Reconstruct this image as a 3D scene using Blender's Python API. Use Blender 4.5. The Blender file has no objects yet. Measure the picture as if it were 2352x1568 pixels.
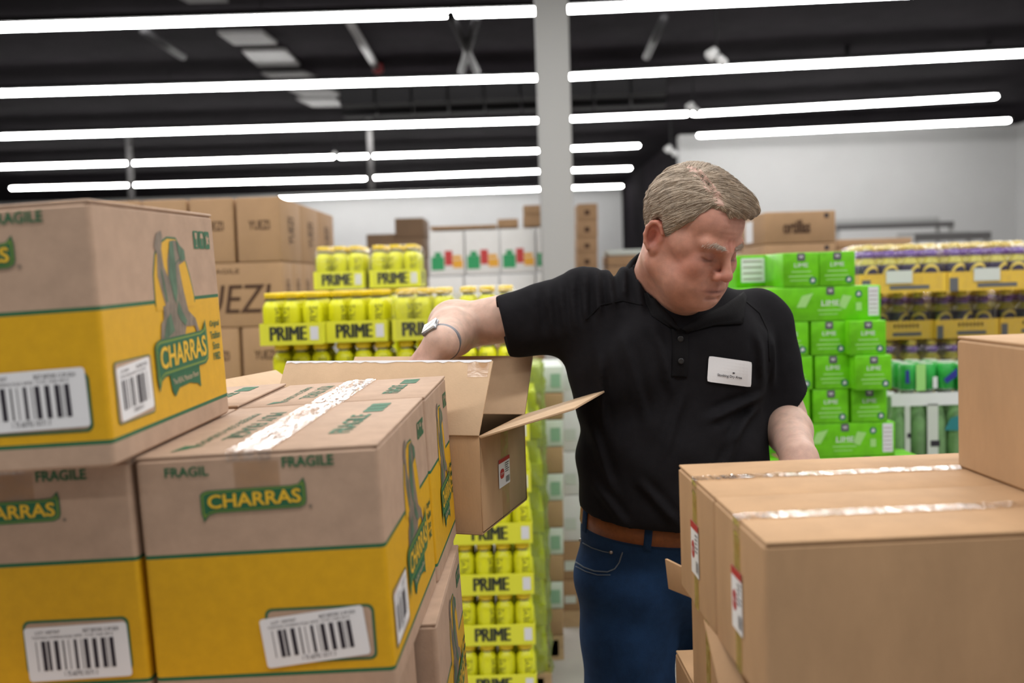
import bpy, bmesh, math, random
import numpy as np
from mathutils import Vector, Matrix, Euler
from mathutils.bvhtree import BVHTree
random.seed(7); rng = np.random.default_rng(7)
SC = bpy.context.scene; COL = SC.collection
PI = math.pi

# ------------------------------------------------------------------ camera
F_PX = 2287.0; CAMH = 1.66; PITCH = math.radians(3.58); ROLL = math.radians(1.75)
cam_data = bpy.data.cameras.new('camera'); cam = bpy.data.objects.new('camera', cam_data); COL.objects.link(cam)
cam_data.sensor_width = 36.0; cam_data.lens = 36.0*F_PX/2352.0; cam_data.clip_end = 200; cam_data.clip_start = .05
_fwd = Vector((0, math.cos(PITCH), -math.sin(PITCH))); _up = Vector((0, math.sin(PITCH), math.cos(PITCH))); _rt = Vector((1, 0, 0))
_r2 = math.cos(ROLL)*_rt - math.sin(ROLL)*_up; _u2 = math.sin(ROLL)*_rt + math.cos(ROLL)*_up
cam.matrix_world = Matrix(((_r2.x, _u2.x, -_fwd.x, 0), (_r2.y, _u2.y, -_fwd.y, 0), (_r2.z, _u2.z, -_fwd.z, CAMH), (0, 0, 0, 1)))
cam_data.dof.use_dof = True; cam_data.dof.focus_distance = 1.72; cam_data.dof.aperture_fstop = 3.0
SC.camera = cam

def P(px, py, Y):                     # point of the place seen at a pixel, at distance Y into the store
    d = _fwd + _r2*((px-1176)/F_PX) - _u2*((py-784)/F_PX)
    return Vector((0, 0, CAMH)) + d*(Y/d.y)
def Pz(px, py, z):
    d = _fwd + _r2*((px-1176)/F_PX) - _u2*((py-784)/F_PX)
    return Vector((0, 0, CAMH)) + d*((z-CAMH)/d.z)

# ------------------------------------------------------------------ world, exposure
W = bpy.data.worlds.new('world'); SC.world = W; W.use_nodes = True
W.node_tree.nodes['Background'].inputs[0].default_value = (.93, .97, 1.0, 1)
W.node_tree.nodes['Background'].inputs[1].default_value = .16
SC.view_settings.view_transform = 'Standard'; SC.view_settings.look = 'None'
SC.view_settings.exposure = 0.0; SC.view_settings.gamma = 1.0; SC.view_settings.use_curve_mapping = False

# tube lamps over the rest of the store (behind and above the photographer)
LZ = CAMH+2.6
def tube_light(x0, x1, y, e):
    l = bpy.data.lights.new('tube_light', 'AREA'); l.shape = 'RECTANGLE'; l.size = x1-x0; l.size_y = .35; l.energy = e
    l.color = (1.0, .985, .965)
    o = bpy.data.objects.new('tube_light', l); COL.objects.link(o); o.location = ((x0+x1)/2, y, LZ)
    return o
for y, e in ((6.0, 230), (3.2, 270), (0.4, 270), (-2.4, 105), (-5.2, 60)):
    tube_light(-7, 7, y, e)

# ------------------------------------------------------------------ helpers
def tag(o, label=None, cat=None, group=None, kind=None):
    if label: o['label'] = label
    if cat: o['category'] = cat
    if group: o['group'] = group
    if kind: o['kind'] = kind
    return o
def empty(name, M, label, cat, group=None):
    o = bpy.data.objects.new(name, None); COL.objects.link(o); o.empty_display_size = .05
    o.matrix_world = M
    return tag(o, label, cat, group)
class MB:
    def __init__(s): s.v = []; s.f = []; s.m = []
    def add(s, vs, fs, m=0):
        n = len(s.v); s.v += [tuple(p) for p in vs]; s.f += [tuple(i+n for i in f) for f in fs]
        s.m += (m if isinstance(m, list) else [m]*len(fs)); return s
    def box(s, x0, x1, y0, y1, z0, z1, m=0):
        return s.add([(x0,y0,z0),(x1,y0,z0),(x1,y1,z0),(x0,y1,z0),(x0,y0,z1),(x1,y0,z1),(x1,y1,z1),(x0,y1,z1)],
                     [(0,3,2,1),(4,5,6,7),(0,1,5,4),(1,2,6,5),(2,3,7,6),(3,0,4,7)], m)
    def lathe(s, prof, n=16, m=0, c=(0,0), caps=True):   # prof: (r, z[, mat])
        base = len(s.v)
        for p in prof:
            for k in range(n):
                a = 2*PI*k/n; s.v.append((c[0]+p[0]*math.cos(a), c[1]+p[0]*math.sin(a), p[1]))
        for i in range(len(prof)-1):
            mm = prof[i][2] if len(prof[i]) > 2 else m
            for k in range(n):
                k2 = (k+1) % n
                s.f.append((base+i*n+k, base+i*n+k2, base+(i+1)*n+k2, base+(i+1)*n+k)); s.m.append(mm)
        if caps:
            s.f.append(tuple(base+k for k in reversed(range(n)))); s.m.append(prof[0][2] if len(prof[0]) > 2 else m)
            e = base+(len(prof)-1)*n
            s.f.append(tuple(e+k for k in range(n))); s.m.append(prof[-1][2] if len(prof[-1]) > 2 else m)
        return s
    def tube(s, pts, r, n=6, m=0):
        pts = [Vector(p) for p in pts]; rs = r if isinstance(r, (list, tuple)) else [r]*len(pts)
        base = len(s.v)
        for i, p in enumerate(pts):
            t = (pts[min(i+1, len(pts)-1)]-pts[max(i-1, 0)]).normalized()
            a = t.cross(Vector((0, 0, 1)));  a = a if a.length > .1 else t.cross(Vector((1, 0, 0)))
            a.normalize(); b = t.cross(a)
            for k in range(n):
                q = p + (a*math.cos(2*PI*k/n)+b*math.sin(2*PI*k/n))*rs[i]; s.v.append(tuple(q))
        for i in range(len(pts)-1):
            for k in range(n):
                k2 = (k+1) % n; s.f.append((base+i*n+k, base+(i+1)*n+k, base+(i+1)*n+k2, base+i*n+k2)); s.m.append(m)
        s.f.append(tuple(base+k for k in range(n))); s.m.append(m)
        e = base+(len(pts)-1)*n; s.f.append(tuple(e+k for k in reversed(range(n)))); s.m.append(m)
        return s
    def slab(s, q, t, m=0):           # quad of 4 points with thickness t
        q = [Vector(p) for p in q]; n = (q[1]-q[0]).cross(q[3]-q[0]).normalized()*t
        return s.add([p for p in q]+[p+n for p in q], [(0,3,2,1),(4,5,6,7),(0,1,5,4),(1,2,6,5),(2,3,7,6),(3,0,4,7)], m)
    def mesh(s, name, mats, smooth=False):
        me = bpy.data.meshes.new(name); me.from_pydata(s.v, [], s.f)
        for m in (mats if isinstance(mats, (list, tuple)) else [mats]): me.materials.append(m)
        me.polygons.foreach_set('material_index', s.m)
        if smooth: me.polygons.foreach_set('use_smooth', [True]*len(me.polygons))
        me.update(); return me
    def build(s, name, mats, parent=None, smooth=False, bevel=0, seg=2):
        me = s.mesh(name, mats, smooth)
        if bevel:
            bm = bmesh.new(); bm.from_mesh(me); bmesh.ops.remove_doubles(bm, verts=bm.verts, dist=1e-6)
            es = [e for e in bm.edges if len(e.link_faces) == 2 and e.calc_face_angle(0) > .6]
            bmesh.ops.bevel(bm, geom=es, offset=bevel, segments=seg, affect='EDGES', profile=.5)
            bm.to_mesh(me); bm.free()
            me.polygons.foreach_set('use_smooth', [True]*len(me.polygons))
            try: me.set_sharp_from_angle(angle=math.radians(50))
            except Exception: pass
        return link(me, name, parent)
def link(me, name, parent=None):
    o = bpy.data.objects.new(name, me); COL.objects.link(o)
    if parent is not None: o.parent = parent
    return o
def children(o): return [c for c in CH.get(o.name, [])] or list(o.children)
CH = {}
def copy_tree(o, M=None, parent=None):
    c = o.copy(); COL.objects.link(c)
    if parent is not None: c.parent = parent
    if M is not None: c.matrix_world = M
    for ch in list(o.children): copy_tree(ch, None, c)
    return c

# ------------------------------------------------------------------ materials
def srgb(r, g, b):
    f = lambda c: (c/255/12.92) if c/255 <= .04045 else ((c/255+.055)/1.055)**2.4
    return (f(r), f(g), f(b), 1)
def mat(name, col, rough=.6, metal=0, var=0, scale=20, bump=0, bscale=200, spec=.5, stretch=(1,1,1), emit=0, coat=0, trans=0, sss=0):
    m = bpy.data.materials.new(name); m.use_nodes = True; nt = m.node_tree; b = nt.nodes['Principled BSDF']
    col = tuple(col)[:3]+(1,)
    b.inputs['Base Color'].default_value = col; b.inputs['Roughness'].default_value = rough
    b.inputs['Metallic'].default_value = metal; b.inputs['Specular IOR Level'].default_value = spec
    if coat: b.inputs['Coat Weight'].default_value = coat; b.inputs['Coat Roughness'].default_value = .1
    if trans: b.inputs['Transmission Weight'].default_value = trans
    if sss: b.inputs['Subsurface Weight'].default_value = sss; b.inputs['Subsurface Radius'].default_value = (1, .35, .2); b.inputs['Subsurface Scale'].default_value = .008
    if emit: b.inputs['Emission Color'].default_value = col; b.inputs['Emission Strength'].default_value = emit
    if var or bump:
        tc = nt.nodes.new('ShaderNodeTexCoord'); mp = nt.nodes.new('ShaderNodeMapping'); mp.inputs['Scale'].default_value = stretch
        nt.links.new(tc.outputs['Object'], mp.inputs[0])
    if var:
        n = nt.nodes.new('ShaderNodeTexNoise'); n.inputs['Scale'].default_value = scale; n.inputs['Detail'].default_value = 6; n.inputs['Roughness'].default_value = .65
        nt.links.new(mp.outputs[0], n.inputs['Vector'])
        r = nt.nodes.new('ShaderNodeValToRGB'); r.color_ramp.elements[0].position = .3; r.color_ramp.elements[1].position = .7
        r.color_ramp.elements[0].color = tuple(c*(1-var) for c in col[:3])+(1,); r.color_ramp.elements[1].color = tuple(min(1, c*(1+var)) for c in col[:3])+(1,)
        nt.links.new(n.outputs['Fac'], r.inputs[0]); nt.links.new(r.outputs[0], b.inputs['Base Color'])
    if bump:
        n2 = nt.nodes.new('ShaderNodeTexNoise'); n2.inputs['Scale'].default_value = bscale; n2.inputs['Detail'].default_value = 4
        nt.links.new(mp.outputs[0], n2.inputs['Vector'])
        bp = nt.nodes.new('ShaderNodeBump'); bp.inputs['Strength'].default_value = bump; bp.inputs['Distance'].default_value = .002
        nt.links.new(n2.outputs['Fac'], bp.inputs['Height']); nt.links.new(bp.outputs[0], b.inputs['Normal'])
    return m
M = {}
M['kraft_pink'] = mat('kraft_pink', (.45, .31, .222), .75, var=.10, scale=25, bump=.12, bscale=350, spec=.25)
M['kraft'] = mat('kraft', (.46, .285, .155), .72, var=.10, scale=14, bump=.12, bscale=300, spec=.25, stretch=(1, 1, .35))
M['kraft_inner'] = mat('kraft_inner', (.56, .39, .245), .75, var=.08, scale=14, bump=.12, bscale=300, spec=.25)
M['kraft_far'] = mat('kraft_far', (.40, .25, .14), .75, var=.08, scale=6, spec=.2)
M['kraft_edge'] = mat('kraft_edge', (.60, .44, .30), .8, var=.12, scale=300)
M['yellow_ink'] = mat('yellow_ink', (.66, .365, .006), .55, var=.06, scale=60, spec=.35, bump=.08, bscale=350)
M['green_ink'] = mat('green_ink', (.022, .125, .055), .6, var=.1, scale=80, spec=.3)
M['olive_ink'] = mat('olive_ink', (.16, .25, .03), .6)
M['logo_yellow'] = mat('logo_yellow', (.75, .46, .03), .6, spec=.3)
M['grey_ink'] = mat('grey_ink', (.20, .155, .115), .65, var=.45, scale=110, stretch=(1, 1, .35))
M['green_grey_ink'] = mat('green_grey_ink', (.07, .14, .08), .65, var=.5, scale=130, stretch=(1, 1, .3))
M['label_white'] = mat('label_white', (.78, .78, .80), .5, spec=.4)
M['black_ink'] = mat('black_ink', (.035, .03, .04), .6, spec=.3)
M['brown_ink'] = mat('brown_ink', (.075, .04, .025), .7, spec=.2)
M['red_ink'] = mat('red_ink', (.42, .02, .025), .6)
M['wall'] = mat('wall_paint', (.60, .60, .595), .85, var=.02, scale=2, spec=.2)
M['ceil'] = mat('ceiling_black', (.019, .0165, .0195), 1.0, var=.35, scale=.8, spec=.02)
M['dark_metal'] = mat('dark_metal', (.010, .0095, .0105), .7, spec=.25)
M['grey_metal'] = mat('grey_metal', (.14, .135, .135), .6, spec=.4)
M['column'] = mat('column_paint', (.44, .44, .435), .8, spec=.2)
M['floor'] = mat('concrete_floor', (.42, .40, .38), .45, var=.12, scale=3, bump=.05, bscale=30)
M['wood'] = mat('pallet_wood', (.50, .34, .19), .8, var=.25, scale=12, stretch=(.2, 1, 1))
def tube_mat():
    m = bpy.data.materials.new('lamp_diffuser'); m.use_nodes = True; nt = m.node_tree
    b = nt.nodes['Principled BSDF']; b.inputs['Base Color'].default_value = (.9, .9, .9, 1)
    b.inputs['Emission Color'].default_value = (1, .988, .97, 1); b.inputs['Emission Strength'].default_value = 40.0
    return m
M['tube'] = tube_mat()
def film(name, tint=(1, 1, 1), opac=.10, gloss=.25, rough=.12, bump=.6, bscale=40, stretch=(1, 1, 1), strip=None, base=.6):
    m = bpy.data.materials.new(name); m.use_nodes = True; nt = m.node_tree; nt.nodes.clear()
    out = nt.nodes.new('ShaderNodeOutputMaterial'); tr = nt.nodes.new('ShaderNodeBsdfTransparent'); tr.inputs[0].default_value = tuple(tint)+(1,)
    df = nt.nodes.new('ShaderNodeBsdfDiffuse'); df.inputs[0].default_value = (tint[0]*base, tint[1]*base, tint[2]*base, 1)
    gl = nt.nodes.new('ShaderNodeBsdfGlossy'); gl.inputs['Roughness'].default_value = rough; gl.inputs[0].default_value = (1, 1, 1, 1)
    m1 = nt.nodes.new('ShaderNodeMixShader'); m1.inputs[0].default_value = opac
    m2 = nt.nodes.new('ShaderNodeMixShader')
    lw = nt.nodes.new('ShaderNodeLayerWeight'); lw.inputs[0].default_value = .35
    mx = nt.nodes.new('ShaderNodeMath'); mx.operation = 'MULTIPLY_ADD'; mx.inputs[1].default_value = gloss*1.5; mx.inputs[2].default_value = gloss*.4
    nt.links.new(lw.outputs['Facing'], mx.inputs[0])
    stick = nt.nodes.new('ShaderNodeMapRange'); stick.inputs[1].default_value = .40; stick.inputs[2].default_value = .60; stick.inputs[3].default_value = .25; stick.inputs[4].default_value = 1.3
    fm = nt.nodes.new('ShaderNodeMath'); fm.operation = 'MULTIPLY'; nt.links.new(mx.outputs[0], fm.inputs[0]); nt.links.new(stick.outputs[0], fm.inputs[1])
    tc = nt.nodes.new('ShaderNodeTexCoord'); mp = nt.nodes.new('ShaderNodeMapping'); mp.inputs['Scale'].default_value = stretch
    n = nt.nodes.new('ShaderNodeTexNoise'); n.inputs['Scale'].default_value = bscale; n.inputs['Detail'].default_value = 3; n.inputs['Distortion'].default_value = 1.5
    bp = nt.nodes.new('ShaderNodeBump'); bp.inputs['Strength'].default_value = bump; bp.inputs['Distance'].default_value = .004
    nt.links.new(tc.outputs['Object'], mp.inputs[0]); nt.links.new(mp.outputs[0], n.inputs['Vector']); nt.links.new(n.outputs['Fac'], bp.inputs['Height']); nt.links.new(n.outputs['Fac'], stick.inputs[0])
    nt.links.new(bp.outputs[0], gl.inputs['Normal'])
    nt.links.new(tr.outputs[0], m1.inputs[1]); nt.links.new(df.outputs[0], m1.inputs[2])
    nt.links.new(m1.outputs[0], m2.inputs[1]); nt.links.new(gl.outputs[0], m2.inputs[2]); nt.links.new(fm.outputs[0], m2.inputs[0])
    nt.links.new(m2.outputs[0], out.inputs[0]); return m
M['tape'] = film('clear_tape', (.97, .95, .92), .04, .42, .05, 1.0, 45, stretch=(2.2, .35, 1))
M['tape_plain'] = film('flat_tape', (.93, .86, .76), .06, .10, .25, .2, 30)
M['tape_yellow'] = film('aged_tape', (.85, .74, .30), .35, .10, .3, .2, 30, base=.55)
M['wrap'] = film('shrink_wrap', (1, 1, .97), .03, .13, .10, .9, 25)
M['pallet_wrap'] = film('pallet_wrap', (.80, .88, .42), .32, .12, .2, .8, 9, stretch=(1, 1, .5), base=.5)

# ------------------------------------------------------------------ lettering and flat print
_tc = {}
def text_polys(s, bold=0.0, font=None):
    if 'M' in s or 'Z' in s: bold = 0.0
    k = (s, bold)
    if k in _tc: return _tc[k]
    cu = bpy.data.curves.new('t', 'FONT'); cu.body = s; cu.size = 1; cu.offset = bold; cu.resolution_u = 3; cu.fill_mode = 'FRONT'
    o = bpy.data.objects.new('t', cu); COL.objects.link(o)
    dg = bpy.context.evaluated_depsgraph_get(); dg.update()
    me = bpy.data.meshes.new_from_object(o.evaluated_get(dg))
    vs = [(v.co.x, v.co.y) for v in me.vertices]; fs = [tuple(p.vertices) for p in me.polygons]
    bpy.data.objects.remove(o); bpy.data.curves.remove(cu); bpy.data.meshes.remove(me)
    xs = [v[0] for v in vs]; ys = [v[1] for v in vs]; x0, x1, y0, y1 = min(xs), max(xs), min(ys), max(ys)
    vs = [((x-x0)/(x1-x0), (y-y0)/(y1-y0)) for x, y in vs]
    _tc[k] = (vs, fs); return _tc[k]
class Print:
    """flat print on one face of a box: u to the right, v up, seen from outside"""
    def __init__(s, face, w, d, h, e=.0003):
        F = {'front': ((-w/2, -d/2, 0), (1,0,0), (0,0,1), (0,-1,0)), 'right': ((w/2, -d/2, 0), (0,1,0), (0,0,1), (1,0,0)),
             'left': ((-w/2, d/2, 0), (0,-1,0), (0,0,1), (-1,0,0)), 'top': ((-w/2, -d/2, h), (1,0,0), (0,1,0), (0,0,1)),
             'back': ((w/2, d/2, 0), (-1,0,0), (0,0,1), (0,1,0))}[face]
        s.o, s.u, s.v, s.n = [Vector(a) for a in F]; s.e = e; s.mb = MB(); s.mats = []
    def mi(s, m):
        if m not in s.mats: s.mats.append(m)
        return s.mats.index(m)
    def pt(s, u, v, L): return s.o + s.u*u + s.v*v + s.n*(s.e*L)
    def poly(s, pts, m, L=1):
        s.mb.add([s.pt(u, v, L) for u, v in pts], [tuple(range(len(pts)))], s.mi(m)); return s
    def rect(s, u0, v0, u1, v1, m, L=1): return s.poly([(u0,v0),(u1,v0),(u1,v1),(u0,v1)], m, L)
    def rrect(s, u0, v0, u1, v1, r, m, L=1, rot=0):
        pts = []
        for cx, cy, a0 in ((u1-r, v0+r, -90), (u1-r, v1-r, 0), (u0+r, v1-r, 90), (u0+r, v0+r, 180)):
            for k in range(5):
                a = math.radians(a0+k*22.5); pts.append((cx+r*math.cos(a), cy+r*math.sin(a)))
        return s.poly(rotp(pts, (u0+u1)/2, (v0+v1)/2, rot), m, L)
    def text(s, t, u0, v0, u1, v1, m, L=2, bold=.0, shear=0, quad=None, rot=0):
        vs, fs = text_polys(t, bold)
        if quad:      # bl, br, tr, tl
            a, b, c, d = quad
            f = lambda x, y: ((1-x)*(1-y)*a[0]+x*(1-y)*b[0]+x*y*c[0]+(1-x)*y*d[0], (1-x)*(1-y)*a[1]+x*(1-y)*b[1]+x*y*c[1]+(1-x)*y*d[1])
            pts = [f(x, y) for x, y in vs]
        else:
            pts = rotp([(u0+x*(u1-u0), v0+y*(v1-v0)) for x, y in vs], (u0+u1)/2, (v0+v1)/2, rot)
        s.mb.add([s.pt(u, v, L) for u, v in pts], fs, s.mi(m))
        if bold:          # heavy letters: the same strokes again, a hair to each side
            W_ = max(p[0] for p in pts)-min(p[0] for p in pts); V_ = max(p[1] for p in pts)-min(p[1] for p in pts)
            for k in (-1, 1):
                s.mb.add([s.pt(u+(k*bold*.45*V_ if W_ > V_ else 0), v+(k*bold*.45*W_ if W_ <= V_ else 0), L+.3+.1*k) for u, v in pts], fs, s.mi(m))
        return s
    def build(s, name, parent): return s.mb.build(name, [M[m] for m in s.mats], parent)
def rotp(pts, cx, cy, deg):
    if not deg: return pts
    c, si = math.cos(math.radians(deg)), math.sin(math.radians(deg))
    return [(cx+(x-cx)*c-(y-cy)*si, cy+(x-cx)*si+(y-cy)*c) for x, y in pts]

# ------------------------------------------------------------------ the room
def struct(name, mb, m, **k):
    o = mb.build(name, m, **k); o['kind'] = 'structure'; return o
DZ = CAMH+2.86; WB = 31.2; WR = 20.6
struct('floor', MB().box(-26, 26, -8, 44, -.1, 0), M['floor'])
struct('ceiling', MB().box(-26, 26, -8, 44, DZ, DZ+.2), M['ceil'])
struct('wall_back', MB().box(-26, 12, WB, WB+.3, 0, DZ), M['wall'])
xr0 = P(1562, 400, WR).x; xr1 = P(2334, 400, WR).x
struct('wall_right_back', MB().box(xr0, xr1+3, WR, WR+.3, 0, DZ-.02), M['wall'])
struct('wall_partition', MB().box(xr0, xr0+.3, WR+.3, WB, 0, DZ-.02), M['ceil'])
struct('wall_right', MB().box(xr1, xr1+.3, -8, WR, 0, DZ-.02), M['wall'])
struct('wall_left', MB().box(-24.3, -24, -8, WB, 0, DZ-.02), M['wall'])
cx = P(1282, 600, 8.0).x
struct('column_1', MB().box(cx-.128, cx+.128, 7.9, 8.16, 0, DZ), M['column'], bevel=.006)

# suspended tube lamps: (left px, y px) to (right px, y px)
def lamp(a, b, label, hz=LZ):
    A = Pz(a[0], a[1], hz); B = Pz(b[0], b[1], hz)
    d = (B-A); L = d.length; ang = math.atan2(d.y, d.x); D = (A.y+B.y)/2
    Mx = Matrix.Translation(A) @ Matrix.Rotation(ang, 4, 'Z')
    r = .040
    t = empty('tube_lamp', Mx, label, 'lamp', 'suspended tube lamps')
    mb = MB(); n = 10
    pts = [(-.0, 0, 0)]; 
    prof = [(0, .35), (r*.5, .85), (r, 1), (L-r, 1), (L-r*.5, .85), (L, .35)]
    base = 0
    for x, k in prof:
        for j in range(n):
            q = 2*PI*j/n; mb.v.append((x, r*k*math.cos(q), r*k*math.sin(q)))
    for i in range(len(prof)-1):
        for j in range(n):
            j2 = (j+1) % n; mb.f.append((i*n+j, i*n+j2, (i+1)*n+j2, (i+1)*n+j)); mb.m.append(0)
    mb.f.append(tuple(reversed(range(n)))); mb.m.append(0); mb.f.append(tuple((len(prof)-1)*n+j for j in range(n))); mb.m.append(0)
    mb.build('diffuser', M['tube'], t, smooth=True)
    MB().box(.0, L, -.085, .085, r*.6, r+.035).build('housing', M['dark_metal'], t)
    k = max(1, int(L/2.44))
    for i in range(k+1):
        x = .15+(L-.3)*i/k
        MB().tube([(x, 0, r+.03), (x, 0, DZ-LZ)], .006, 5).build('hanger', M['dark_metal'], t)
NAMES = ['nearest', 'second', 'third', 'fourth', 'fifth', 'farthest']
for i, (a, b) in enumerate([((-60, 64), (1262, 24)), ((-60, 215), (1262, 177)), ((-60, 315), (1262, 275))]):
    lamp(a, b, f'white tube lamp hung left of the column, {NAMES[i]} row from the camera')
lamp((-60, 385), (768, 360), 'white tube lamp left of the column, fourth row, left-hand length')
lamp((778, 360), (1262, 345), 'white tube lamp left of the column, fourth row, length touching the column')
lamp((24, 432), (841, 410), 'white tube lamp left of the column, fifth row, left-hand length')
lamp((849, 408), (1262, 392), 'white tube lamp left of the column, fifth row, length touching the column')
lamp((640, 455), (1265, 433), 'white tube lamp against the white back wall, farthest row left of the column')
lamp((1296, 21), (2400, -30), 'white tube lamp right of the column, nearest row at the top edge')
lamp((1298, 176), (2400, 119), 'white tube lamp right of the column, second row, running off frame')
lamp((1300, 273), (1581, 261), 'white tube lamp right of the column, third row, short left length')
lamp((1588, 261), (2292, 221), 'white tube lamp right of the column, third row, long right length')
lamp((1602, 311), (2320, 276), 'white tube lamp in front of the top of the right white wall')
lamp((1302, 341), (1469, 334), 'short white tube lamp right of the column, upper of three short ones')
lamp((1304, 391), (1450, 386), 'short white tube lamp right of the column, middle of three short ones')
lamp((1306, 431), (1430, 427), 'short white tube lamp right of the column, lowest of three short ones')

# ceiling fittings
def ceil_thing(name, label, cat, mb, m, loc, group=None, **k):
    t = mb.build(name, m, None, **k); t.location = loc; return tag(t, label, cat, group)
E4 = Matrix.Identity(4)
k = 0
for (px0, px1, y0, y1, nm) in ((395, 500, -12, 8, 'at the top edge of the picture'), (500, 612, 78, 104, 'just below the nearest lamp row'), (556, 665, 119, 154, 'below the second-largest panel'),
                           (600, 705, 170, 184, 'just above the second lamp row'), (662, 770, 208, 224, 'just below the second lamp row'), (680, 776, 228, 246, 'lowest of the chain')):
    a, b, c, d = Pz(px0, y0, DZ-.05), Pz(px1-10, y0-2, DZ-.05), Pz(px1+25, y1-2, DZ-.05), Pz(px0+38, y1, DZ-.05)
    mb = MB().slab([a, b, c, d], .04)
    o = mb.build('ceiling_panel', M['grey_metal']); tag(o, 'light grey rectangular panel on the black ceiling, '+nm, 'ceiling panel', 'grey ceiling panels')
# ducts and joists
def pipe(a, b, r, name, label, cat, m, group=None, n=8):
    o = MB().tube([a, b], r, n).build(name, m, None, smooth=True); return tag(o, label, cat, group)
pipe(Pz(800, 45, DZ-.05), Pz(862, 150, DZ-.05), .05, 'sprinkler_pipe', 'grey sprinkler pipe slanting away with a red end, upper middle left', 'pipe', M['grey_metal'])
o = MB().lathe([(.02, -.08), (.07, -.05), (.07, .05), (.03, .07)], 12).build('alarm_bell', mat('dull_red', (.25, .03, .035), .5), None, smooth=True); o.location = Pz(868, 156, DZ-.06); tag(o, 'small dull red round alarm at the end of a grey ceiling pipe', 'alarm')
for (x0, x1, y, yy, lb) in ((780, 1236, 222, 205, 'upper of the two dark ducts right of the grey panels'), (785, 1236, 249, 232, 'lower of the two dark ducts right of the grey panels')):
    a = Pz(x0, y, DZ-.14); b = Pz(x1+300, yy-12, DZ-.14)
    mb = MB(); d = b-a; N = 9
    for i in range(N):
        p = a+d*(i/N); q = a+d*((i+.94)/N)
        mb.slab([p+Vector((0, 0, -.12)), q+Vector((0, 0, -.12)), q+Vector((0, 0, .12)), p+Vector((0, 0, .12))], -.3)
    tag(mb.build('air_duct', M['dark_metal']), 'dark grey '+lb, 'air duct')
for i, (x0, y0, x1, y1) in enumerate(((1035, 35, 1095, 165), (1095, 40, 1060, 165), (1525, 40, 1485, 130), (330, 70, 420, 130))):
    pipe(Pz(x0, y0, DZ-.3), Pz(x1, y1, DZ-.3), .045, 'ceiling_brace', 'dark slanting brace under the ceiling, ' + ('long one of the crossing pair', 'short one of the crossing pair', 'right of the column', 'near the top left corner')[i], 'brace', M['dark_metal'], 'slanting ceiling braces')
for (px, py, Y, lb, s) in ((1645, 118, 11, 'small white twin spotlight above the second lamp row right of the column', 1), (1592, 240, 15, 'small white spotlight above the joint of the third lamp row', .9), (1541, 338, 18, 'small white spotlight beside the corner of the right white wall', 1), (771, 350, 18, 'tiny white spotlight above the joint of the fourth lamp row', .5)):
    t = empty('spotlight', Matrix.Translation(P(px, py, Y)) @ Matrix.Scale(s, 4), lb, 'spotlight')
    wm = M['wall']
    MB().lathe([(.016, (DZ-P(px, py, Y).z)/s), (.016, .0)], 10).build('mount', M['dark_metal'], t)
    MB().tube([(0, 0, .02), (-.07, 0, -.05), (-.09, 0, -.07)], [.045, .07, .05], 10).build('lamp_head', wm, t, smooth=True)
    MB().tube([(.02, 0, -.05), (.07, 0, -.12), (.10, 0, -.15)], [.035, .055, .04], 10).build('lamp_head', wm, t, smooth=True)
for i, (px, y0, y1, Y, r) in enumerate(((845, 205, 435, 17, .05), (295, 315, 465, 18, .06), (1945, 0, 250, 13, .035), (2272, 0, 215, 13, .03))):
    a = P(px, y0, Y); b = P(px+4, y1, Y); a.z = DZ; b.x = a.x; b.y = a.y
    if i > 1: b.z = LZ+.05
    pipe(a, b, r, 'ceiling_pipe', ['grey pole hanging between the lamp rows, right of the grey panels', 'pale pole hanging above the brown cartons on the left', 'thin dark pole at the upper right, left one of two', 'thin dark pole at the upper right, nearer the right edge'][i], 'pipe', M['grey_metal'] if i < 2 else M['dark_metal'])
# ------------------------------------------------------------------ cartons
def ring(w, d, r, z, n=4):
    pts = []
    for cx, cy, a0 in ((w/2-r, -d/2+r, -90), (w/2-r, d/2-r, 0), (-w/2+r, d/2-r, 90), (-w/2+r, -d/2+r, 180)):
        for k in range(n+1):
            a = math.radians(a0+k*90/n); pts.append((cx+r*math.cos(a), cy+r*math.sin(a), z))
    return pts
def body_mesh(w, d, h, levels, r=.006):
    """levels: list of (z, material index of the stretch above)"""
    mb = MB(); zs = [(0, levels[0][1], .003)]+[(.003, levels[0][1], 0)]+[(z, m, 0) for z, m in levels[1:]]+[(h-.003, levels[-1][1], 0), (h, levels[-1][1], .003)]
    prev = None; n = None
    for z, m, ins in zs:
        p = ring(w-2*ins, d-2*ins, r, z); n = len(p); b = len(mb.v); mb.v += p
        if prev is not None:
            for k in range(n):
                k2 = (k+1) % n; mb.f.append((prev[0]+k, prev[0]+k2, b+k2, b+k)); mb.m.append(prev[1])
        else:
            mb.f.append(tuple(b+k for k in reversed(range(n)))); mb.m.append(m)
        prev = (b, m)
    mb.f.append(tuple(prev[0]+k for k in range(n))); mb.m.append(prev[1])
    return mb
def tape_mesh(pts2, zf, wdt, axis, cut=40, amp=.0012):
    """strip along a polyline (in the plane of axis and z), width across"""
    mb = MB(); N = len(pts2); K = 8
    for i, (a, z) in enumerate(pts2):
        for k in range(K+1):
            c = zf + wdt*(k/K-.5); j = amp*random.random()
            mb.v.append((c, a, z+j) if axis == 'y' else (a, c, z+j))
    for i in range(N-1):
        for k in range(K): mb.f.append((i*(K+1)+k, i*(K+1)+k+1, (i+1)*(K+1)+k+1, (i+1)*(K+1)+k)); mb.m.append(0)
    return mb
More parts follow.
